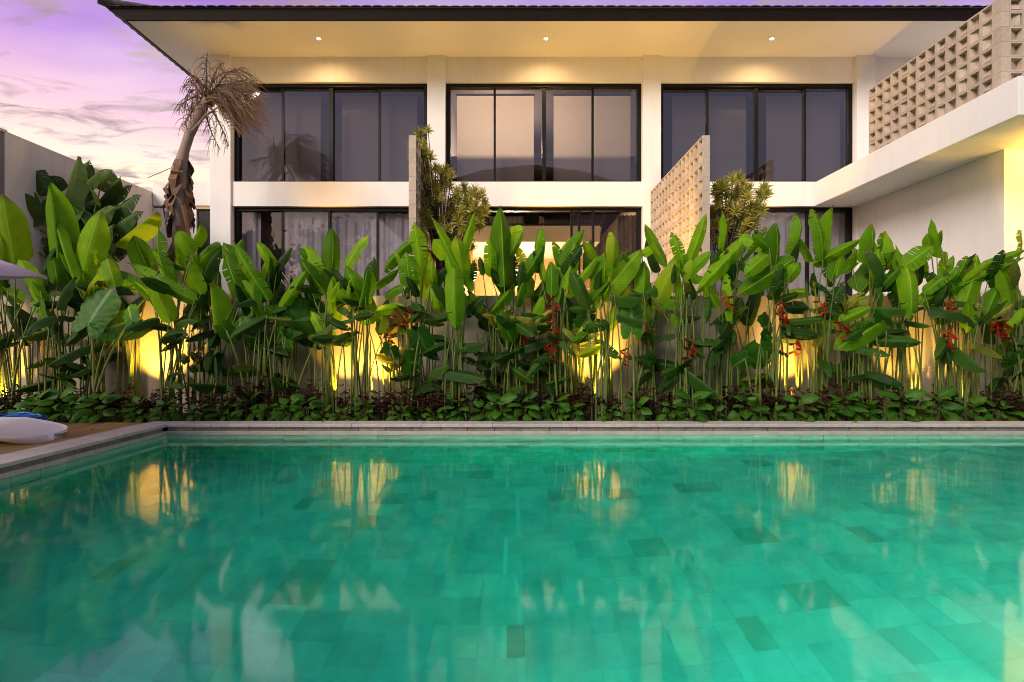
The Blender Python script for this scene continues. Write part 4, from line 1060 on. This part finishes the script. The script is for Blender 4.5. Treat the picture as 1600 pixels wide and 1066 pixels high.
# trailing tufts spilling over the wall and two seed plumes
pm = empty('fountain_grass', P(450, 470, 8.6)); tag(pm, 'tuft of fountain grass with two pale seed plumes before the lower left window', 'grass tuft')
for (tx, ty, bx, by) in ((437, 434, 446, 446), (441, 426, 452, 441)):
    MB().tube([P(455, 470, 8.6), P(bx, by, 8.6), P(tx, ty, 8.6)], [.004, .011, .004], 6).build('plume', 'plume', pm, True)
m = MB(); rn = random.Random(9)
for k in range(140):
    a = rn.uniform(0, 6.28); b = P(455, 476, 8.6) + Vector((rn.uniform(-.1, .1), rn.uniform(-.05, .05), 0)); L = rn.uniform(.15, .35); e = b + Vector((math.cos(a) * L * .8, math.sin(a) * L * .5, L * .6)); c = (b + e) / 2 + Vector((0, 0, .1))
    m.tube([b, c, e], [.003, .0025, .001], 3, False)
m.build('blades', 'grass_blade', pm, True)

# ------------------------------------------------------------------ variegated dracaena shrubs
def rosette(seed):
    rn = random.Random(seed); m = MB(); g = leaf_geom(.8, .15, pf_strap, 4, 0, 0, seed, 1)
    for k in range(30):
        a = k * 2.399; el = R(75 - 105 * (k / 30)); L = rn.uniform(.17, .25); d = Vector((math.cos(a) * math.cos(el), math.sin(a) * math.cos(el), math.sin(el)))
        xa = d.cross(Vector((.01, .02, 1))).normalized(); za = xa.cross(d); w = .017; p = Vector((0, 0, -.12 * k / 30))
        m.add(g, Matrix(((xa.x * w, d.x * L, za.x * L, p.x), (xa.y * w, d.y * L, za.y * L, p.y), (xa.z * w, d.z * L, za.z * L, p.z), (0, 0, 0, 1))))
    return m.mesh('rosette', 'dracaena_leaf', True)
ROS = [rosette(k) for k in range(4)]
def dracaena(base, D, tips, label):
    b = P(base[0], base[1], D); b.z = 1.6; o = empty('variegated_dracaena', b); tag(o, label, 'shrub', 'variegated shrubs beside the screens')
    tr_ = MB(); tr_.tube([b, b + Vector((.05, 0, .5)), b + Vector((.02, .05, 1.1))], [.05, .04, .03], 8); tr_.tube([b + Vector((.1, .05, 0)), b + Vector((.15, .1, .6)), b + Vector((.1, .1, 1.2))], [.035, .03, .02], 8)
    tr_.build('trunk', 'twig', o, True)
    for (x, y) in tips + [(u + random.uniform(-13, 13), v + random.uniform(-13, 15)) for u, v in tips + tips[::2]]:
        Dt = D + random.uniform(-.35, .45); c = P(x, y, Dt); s = random.uniform(.45, .75)
        M = Matrix.Translation(c) @ Matrix.Rotation(random.uniform(0, 6), 4, 'Z') @ Matrix.Rotation(random.uniform(-.6, .6), 4, 'X') @ Matrix.Scale(s, 4)
        put('rosette', random.choice(ROS), o, M)
        a = b + Vector((.05, .05, min(1.1, max(.4, (c.z - b.z) * .5)))); mid = (a + c) / 2 + Vector((0, 0, -.12))
        MB().tube([a, mid, c], [.016, .011, .007], 5, False).build('branch', 'twig', o, True)
dracaena((682, 470), 9.4, [(656, 208), (662, 226), (655, 250), (672, 243), (680, 262), (660, 268), (690, 276), (697, 264), (703, 290), (680, 292), (668, 300), (690, 308), (712, 306), (735, 300), (748, 306), (757, 316), (725, 320), (740, 328), (758, 330), (705, 325), (678, 322), (664, 330),
                           (690, 340), (715, 342), (735, 345), (672, 350), (700, 356), (733, 372), (680, 366), (664, 372), (690, 384), (676, 398), (750, 342), (722, 333), (668, 284), (684, 300), (728, 290 + 18)], 'tall variegated shrub beside the edge-on breeze-block screen')
dracaena((1130, 475), 9.5, [(1128, 288), (1145, 280), (1160, 284), (1172, 292), (1118, 300), (1135, 302), (1152, 300), (1168, 306), (1186, 303), (1198, 300), (1122, 318), (1140, 318), (1158, 320), (1174, 322), (1130, 334), (1148, 336), (1166, 338), (1180, 334), (1120, 348), (1138, 352), (1156, 352), (1172, 350), (1128, 364), (1146, 368), (1116, 332), (1160, 362)], 'rounded variegated shrub right of the yellow-lit screen')

# ------------------------------------------------------------------ banana plant by the boundary wall
bp = empty('banana_plant', (PX(130, 9.4), 9.4, 1.6)); tag(bp, 'big dark banana plant with torn leaves by the boundary wall', 'banana plant')
D = 9.4
for (bx, by, tx, ty, w) in [(98, 330, 122, 244, 25), (76, 302, 46, 252, 17), (133, 314, 125, 262, 11), (154, 337, 109, 299, 27), (130, 292, 160, 266, 15), (156, 297, 175, 265, 22), (150, 320, 142, 291, 22), (167, 320, 207, 289, 20), (171, 347, 221, 304, 21), (160, 345, 163, 314, 15), (71, 312, 37, 356, 24),
                            (24, 310, 16, 283, 14), (26, 305, 26, 277, 9), (60, 345, 18, 300, 24), (50, 350, 40, 285, 20), (85, 330, 62, 262, 20), (120, 320, 140, 250, 18), (140, 345, 190, 275, 20), (165, 370, 225, 330, 20), (40, 380, 5, 335, 24), (60, 330, 45, 296, 22), (95, 300, 75, 275, 20), (192, 365, 200, 334, 16), (120, 350, 95, 320, 26), (140, 380, 178, 352, 24), (60, 370, 20, 330, 26), (105, 400, 70, 360, 30), (170, 400, 205, 372, 22), (50, 400, 20, 380, 24), (125, 410, 145, 365, 28), (80, 345, 55, 320, 20), (180, 362, 215, 335, 18)] + [(random.uniform(60, 170), random.uniform(340, 430), random.uniform(10, 200), random.uniform(310, 400), random.uniform(18, 28)) for k in range(22)]:
    Db = D + random.uniform(-.25, .3); b = P(bx, by, Db); t = P(tx, ty, Db + random.uniform(-.3, .2))
    place_leaf(bp, b, t, w * Db / F * 1.5, random.choice(LV['banana_leaf']), (random.uniform(-.5, .5), -1, random.uniform(0, .6)), random.uniform(-.3, .3))
    stem(bp, (PX(random.uniform(80, 170), D), D + random.uniform(-.2, .2), 1.6), b, .03, .01)
for q in (75, 105, 128, 150):
    MB().tube([(PX(q, D), D + .1, 1.6), (PX(q + 3, D), D + .1, 2.3), (PX(q + random.uniform(-8, 8), D), D + .1, 3.1)], [.11, .09, .05], 10).build('pseudostem', 'heliconia_stem', bp, True)

# ------------------------------------------------------------------ dead transplanted palm with its props
D = 10.45
pa = empty('dead_palm', (PX(284, D), D, 1.6)); tag(pa, 'leaning dead palm with brown wind-blown fronds before the annex', 'palm tree')
path = [(285, 505, 13), (284, 420, 12), (281, 345, 11), (280, 325, 12), (279, 300, 14), (280, 275, 13), (283, 256, 9.5), (288, 235, 7.2), (296, 210, 7.2), (307, 188, 7.2), (317, 168, 7.2), (326, 150, 5)]
MB().tube([P(x, y, D) for x, y, r in path], [r * D / F for x, y, r in path], 14).build('trunk', 'palm_trunk', pa, True)
rn = random.Random(5)
for k in range(46):                                            # husk flaps
    t = rn.random(); y = 250 + 100 * t; cx = 281 + (2 if y < 265 else 0); a = rn.uniform(0, 6.28); r = (10 + 4 * math.sin(t * 3.1)) * D / F
    c = P(cx, y, D); n_ = Vector((math.cos(a), math.sin(a), 0)); p0 = c + n_ * r * .9; L = rn.uniform(.15, .42); p1 = c + n_ * (r + rn.uniform(.03, .1)) + Vector((0, 0, -L * .5)); p2 = c + n_ * (r + rn.uniform(.0, .09)) + Vector((rn.uniform(-.05, .05), 0, -L))
    s = Vector((-math.sin(a), math.cos(a), 0)); w = rn.uniform(.04, .11); th = n_ * .008
    m = MB(); m.hexa([p1 - s * w, p1 + s * w, p1 + s * w + th, p1 - s * w + th, p0 - s * w * .8, p0 + s * w * .8, p0 + s * w * .8 + th, p0 - s * w * .8 + th]); m.hexa([p2 - s * w * .3, p2 + s * w * .3, p2 + s * w * .3 + th, p2 - s * w * .3 + th, p1 - s * w, p1 + s * w, p1 + s * w + th, p1 - s * w + th])
    m.build('husk', 'palm_husk', pa)
def frond(p0, p1, p2, nl, ll, droop, wind, name='frond'):
    m = MB(); p0, p1, p2 = Vector(p0), Vector(p1), Vector(p2); n = 12
    q = lambda t: p0 * (1 - t) ** 2 + p1 * 2 * t * (1 - t) + p2 * t * t
    m.tube([q(i / n) for i in range(n + 1)], [.022 * (1 - i / n) + .004 for i in range(n + 1)], 6, False)
    for k in range(nl):
        t = .15 + .85 * k / nl; c = q(t); sd = 1 if k % 2 else -1
        L = ll * rn.uniform(.6, 1.1) * (1 - .4 * t); d = Vector((wind + rn.uniform(-.35, .35), sd * rn.uniform(.1, .7), rn.uniform(-.2, .5)))
        a = c; b = c + d * L * .75; e = b + Vector((d.x * .6 + wind * .5, d.y * .4, -droop * rn.uniform(.5, 1.3))) * L * .7
        f_ = lambda u: a * (1 - u) ** 2 + b * 2 * u * (1 - u) + e * u * u
        m.tube([f_(u / 5) for u in range(6)], [.005, .0065, .006, .0055, .004, .001], 3, False)
    m.build(name, 'dead_frond', pa, True)
cr = P(322, 158, D)
for (x1, y1, x2, y2) in [(345, 118, 385, 150), (355, 110, 400, 175), (350, 130, 405, 195), (345, 140, 395, 205), (360, 125, 398, 165), (340, 120, 370, 190), (350, 150, 375, 215), (335, 130, 360, 205), (365, 140, 402, 180), (345, 105, 380, 108), (350, 135, 390, 135), (340, 145, 350, 190), (358, 118, 392, 130), (330, 120, 345, 180), (362, 135, 388, 190), (352, 128, 378, 172), (340, 112, 398, 150)]:
    frond(cr + Vector((rn.uniform(-.08, .08), rn.uniform(-.1, .1), rn.uniform(-.1, .08))), P(x1, y1, D + rn.uniform(-.35, .35)), P(x2, y2, D + rn.uniform(-.5, .5)), 40, .72, 1.1, .5)
for (x1, y1, x2, y2) in [(300, 120, 290, 165), (305, 150, 284, 205), (300, 165, 288, 200), (322, 120, 324, 82), (318, 190, 345, 235), (345, 190, 358, 230), (308, 105, 285, 140), (312, 112, 296, 118), (300, 140, 276, 175), (335, 100, 352, 98), (330, 108, 368, 112)]:
    frond(cr, P(x1, y1, D + rn.uniform(-.2, .2)), P(x2, y2, D + rn.uniform(-.3, .3)), 26, .55, 1.2, -.1)
MB().tube([P(306, 190, D - .05), P(308, 150, D), P(302, 108, D)], [.03, .028, .014], 7).build('broken_stalk', 'pole_wood', pa, True)
MB().tube([P(300, 205, D - .1), P(322, 180, D - .1), P(345, 165, D - .1)], [.028, .022, .01], 7).build('broken_stalk', 'palm_trunk', pa, True)
def prop(a, b, label):
    a, b = Vector(a), Vector(b); o = empty('support_pole', b); tag(o, label, 'pole', 'wooden palm props')
    MB().tube([a, b], [.034, .038], 8).build('pole', 'pole_wood', o, True)
prop(P(286, 322, 10.2), Vector((PX(322, 9.9), 9.9, 1.6)), 'wooden prop pole slanting from the palm trunk toward the corner column')
prop(P(276, 370, 10.4), Vector((PX(215, 10.3), 10.3, 1.6)), 'wooden prop pole slanting down left of the palm trunk')
tie = MB().tube([P(278, 258, D), P(231, 278, 12.15)], .007, 5).build('guy_wire', 'black_metal'); tag(tie, 'thin guy wire from the palm trunk to the boundary wall', 'wire')

# ------------------------------------------------------------------ pool-side things on the deck
def lounger():
    o = empty('pool_lounger', (-6.0, 6.0, .118)); tag(o, 'smooth white moulded plastic lounger on the deck by the pool corner', 'lounger')
    m = MB(); n, k = 26, 12; top = []; bot = []
    for i in range(n + 1):
        t = (i / n) ** 1.5; x = -5.02 - t * 1.9
        w = .40 * (1 - (1 - min(1, t * 5.5)) ** 3) ** (1 / 3)
        w = max(w, .05)
        h = .155 + .13 * min(1, t * 3.2) ** .8 + (.55 * max(0, t - .62) ** 1.1)
        rowt = []; rowb = []
        for j in range(k + 1):
            s = -1 + 2 * j / k; y = 5.92 + s * w - (x + 5.02) * -.05
            zz = h + .035 * s * s - .02 * (1 - s * s)
            rowt.append((x, y, zz)); rowb.append((x, y + s * -.0, zz - .075 * (1 - .6 * s ** 6) - .0))
        top.append(rowt); bot.append(rowb)
    for i in range(n):
        for j in range(k):
            m.quad([top[i][j], top[i + 1][j], top[i + 1][j + 1], top[i][j + 1]]); m.quad([bot[i][j], bot[i][j + 1], bot[i + 1][j + 1], bot[i + 1][j]])
        for g_, jj in ((0, 0), (k, k)):
            m.quad([top[i][jj], bot[i][jj], bot[i + 1][jj], top[i + 1][jj]])
    for j in range(k):
        m.quad([top[0][j], top[0][j + 1], bot[0][j + 1], bot[0][j]]); m.quad([top[n][j], bot[n][j], bot[n][j + 1], top[n][j + 1]])
    me = merged(m, 'seat', 'plastic_white'); so = put('seat', me, o)
    for (x0, x1) in ((-5.95, -5.8), (-6.75, -6.6)):
        B(x0, x1, 5.8, 6.25, .118, .17).build('foot', 'plastic_white', o, bevel=.02)
lounger()
ho = empty('hose_coil', (-6.35, 6.95, .118)); tag(ho, 'coiled blue garden hose on the deck behind the lounger', 'hose')
m = MB(); pts = []
for i in range(150):
    a = i / 150 * 6 * 6.283; r = .30 - .05 * math.sin(i * .7) + .02 * math.sin(a * .31); pts.append((-6.30 + r * 1.15 * math.cos(a), 6.86 + r * .7 * math.sin(a), .14 + .022 * (i / 25) + .012 * math.sin(i * 1.3)))
m.tube(pts, .014, 7); m.build('coil', 'hose_blue', ho, True)
def parasol():
    c = Vector((-6.2, 4.55, 0)); o = empty('parasol', (c.x, c.y, .118)); tag(o, 'pale lilac square parasol whose tip enters at the left edge', 'parasol')
    d = Vector((.6, .8, 0)); e = Vector((-.8, .6, 0)); r = 1.8; ap = Vector((c.x, c.y, 2.56)); zc = 1.905
    cor = [c + d * r, c + e * r, c - d * r, c - e * r]; cor = [Vector((p.x, p.y, zc)) for p in cor]
    for sgn, nm in ((0, 'canopy'),):
        m = MB()
        for k in range(4):
            a, b2 = cor[k], cor[(k + 1) % 4]; N = 6
            for i in range(N):
                for j in range(N):
                    def f(u, v):
                        w = a * (1 - u) + b2 * u; q = ap * (1 - v) + w * v; q = Vector(q); q.z -= .10 * math.sin(math.pi * u) * 0; q += (c - w).normalized() * .12 * math.sin(math.pi * u) * v * v; return q
                    m.quad([f(i / N, j / N), f((i + 1) / N, j / N), f((i + 1) / N, (j + 1) / N), f(i / N, (j + 1) / N)])
        me = merged(m, 'canopy', 'parasol_cloth'); q = put('canopy', me, o); mo = q.modifiers.new('Solidify', 'SOLIDIFY'); mo.thickness = .006
    MB().tube([(c.x, c.y, .2), (c.x, c.y, 2.6)], .024, 10).build('pole', 'shelf_white', o, True)
    for p in cor: MB().tube([ap - Vector((0, 0, .03)), p - Vector((0, 0, .02))], .010, 6).build('rib', 'shelf_white', o, True)
    B(c.x - .3, c.x + .3, c.y - .3, c.y + .3, .12, .2).build('base', 'grey_trim', o, bevel=.02)
parasol()

# ------------------------------------------------------------------ what the windows mirror: the house and trees across the pool
ov = empty('opposite_villa', (1.1, -12, 0)); tag(ov, 'dark-roofed villa across the pool, mirrored in the upper centre window', 'house')
B(-6.5, 8.7, -17, -10, 0, 9.2).build('wall', 'far_wall', ov)
rf = MB(); prof = [(-8.2, 9.0), (-5, 10.6), (-2, 11.6), (1.1, 11.95), (4.2, 11.6), (7.2, 10.6), (10.4, 9.0)]
for (xa, za), (xb, zb_) in zip(prof, prof[1:]):
    rf.hexa([(xa, -18, za - .25), (xb, -18, zb_ - .25), (xb, -8.8, zb_ - .25), (xa, -8.8, za - .25), (xa, -18, za), (xb, -18, zb_), (xb, -8.8, zb_), (xa, -8.8, za)])
rf.build('roof', 'roof_tile', ov)
for x in (-5, -1.4, 2.2, 5.8):
    w = B(x, x + 2.2, -9.99, -9.93, 5.0, 7.6).build('window', 'dark_frame', ov); B(x + .1, x + 2.1, -9.929, -9.91, 5.1, 7.5).build('pane', 'window_glass', w)
def tree(x, y, h, r, label, seed):
    rn = random.Random(seed); o = empty('broadleaf_tree', (x, y, 0)); tag(o, label, 'tree', 'trees across the pool')
    tr_ = MB(); tr_.tube([(x, y, -.1), (x + .1, y, h * .25), (x - .1, y, h * .55), (x, y, h * .85)], [.22, .17, .11, .04], 9); m = MB(); g = leaf_geom(.3, .1, pf_lance, 2, 0, 0, seed, 1)
    for k in range(26):
        a = rn.uniform(0, 6.28); z0 = h * rn.uniform(.3, .8); z1 = z0 + h * rn.uniform(.05, .18); rr = r * rn.uniform(.4, 1.0) * (1.15 - (z1 / h) * .55)
        e = Vector((x + math.cos(a) * rr, y + math.sin(a) * rr, z1)); tr_.tube([(x, y, z0), Vector((x, y, z0)) * .5 + e * .5 + Vector((0, 0, .2)), e], [.06, .04, .015], 5, False)
        for q in range(150):
            p = e + Vector((rn.gauss(0, r * .22), rn.gauss(0, r * .22), rn.gauss(0, r * .09))); L = rn.uniform(.15, .3); d = Vector((rn.gauss(0, 1), rn.gauss(0, 1), rn.gauss(-.2, .6))).normalized(); xa = d.orthogonal().normalized(); za = xa.cross(d); w = L * .5
            m.add(g, Matrix(((xa.x * w, d.x * L, za.x * L, p.x), (xa.y * w, d.y * L, za.y * L, p.y), (xa.z * w, d.z * L, za.z * L, p.z), (0, 0, 0, 1))))
    tr_.build('trunk', 'bark', o, True); m.build('crown', 'tree_leaf', o, True)
tree(-9.6, -5.5, 8.2, 2.6, 'layered broadleaf tree across the pool, mirrored in the lower left window', 1)
tree(-15.5, -8, 7.2, 2.2, 'dark tree across the pool, mirrored at the outer edge of the lower left window', 2)
tree(15, -7, 8.5, 3.0, 'tree across the pool, mirrored near the balcony end', 3)
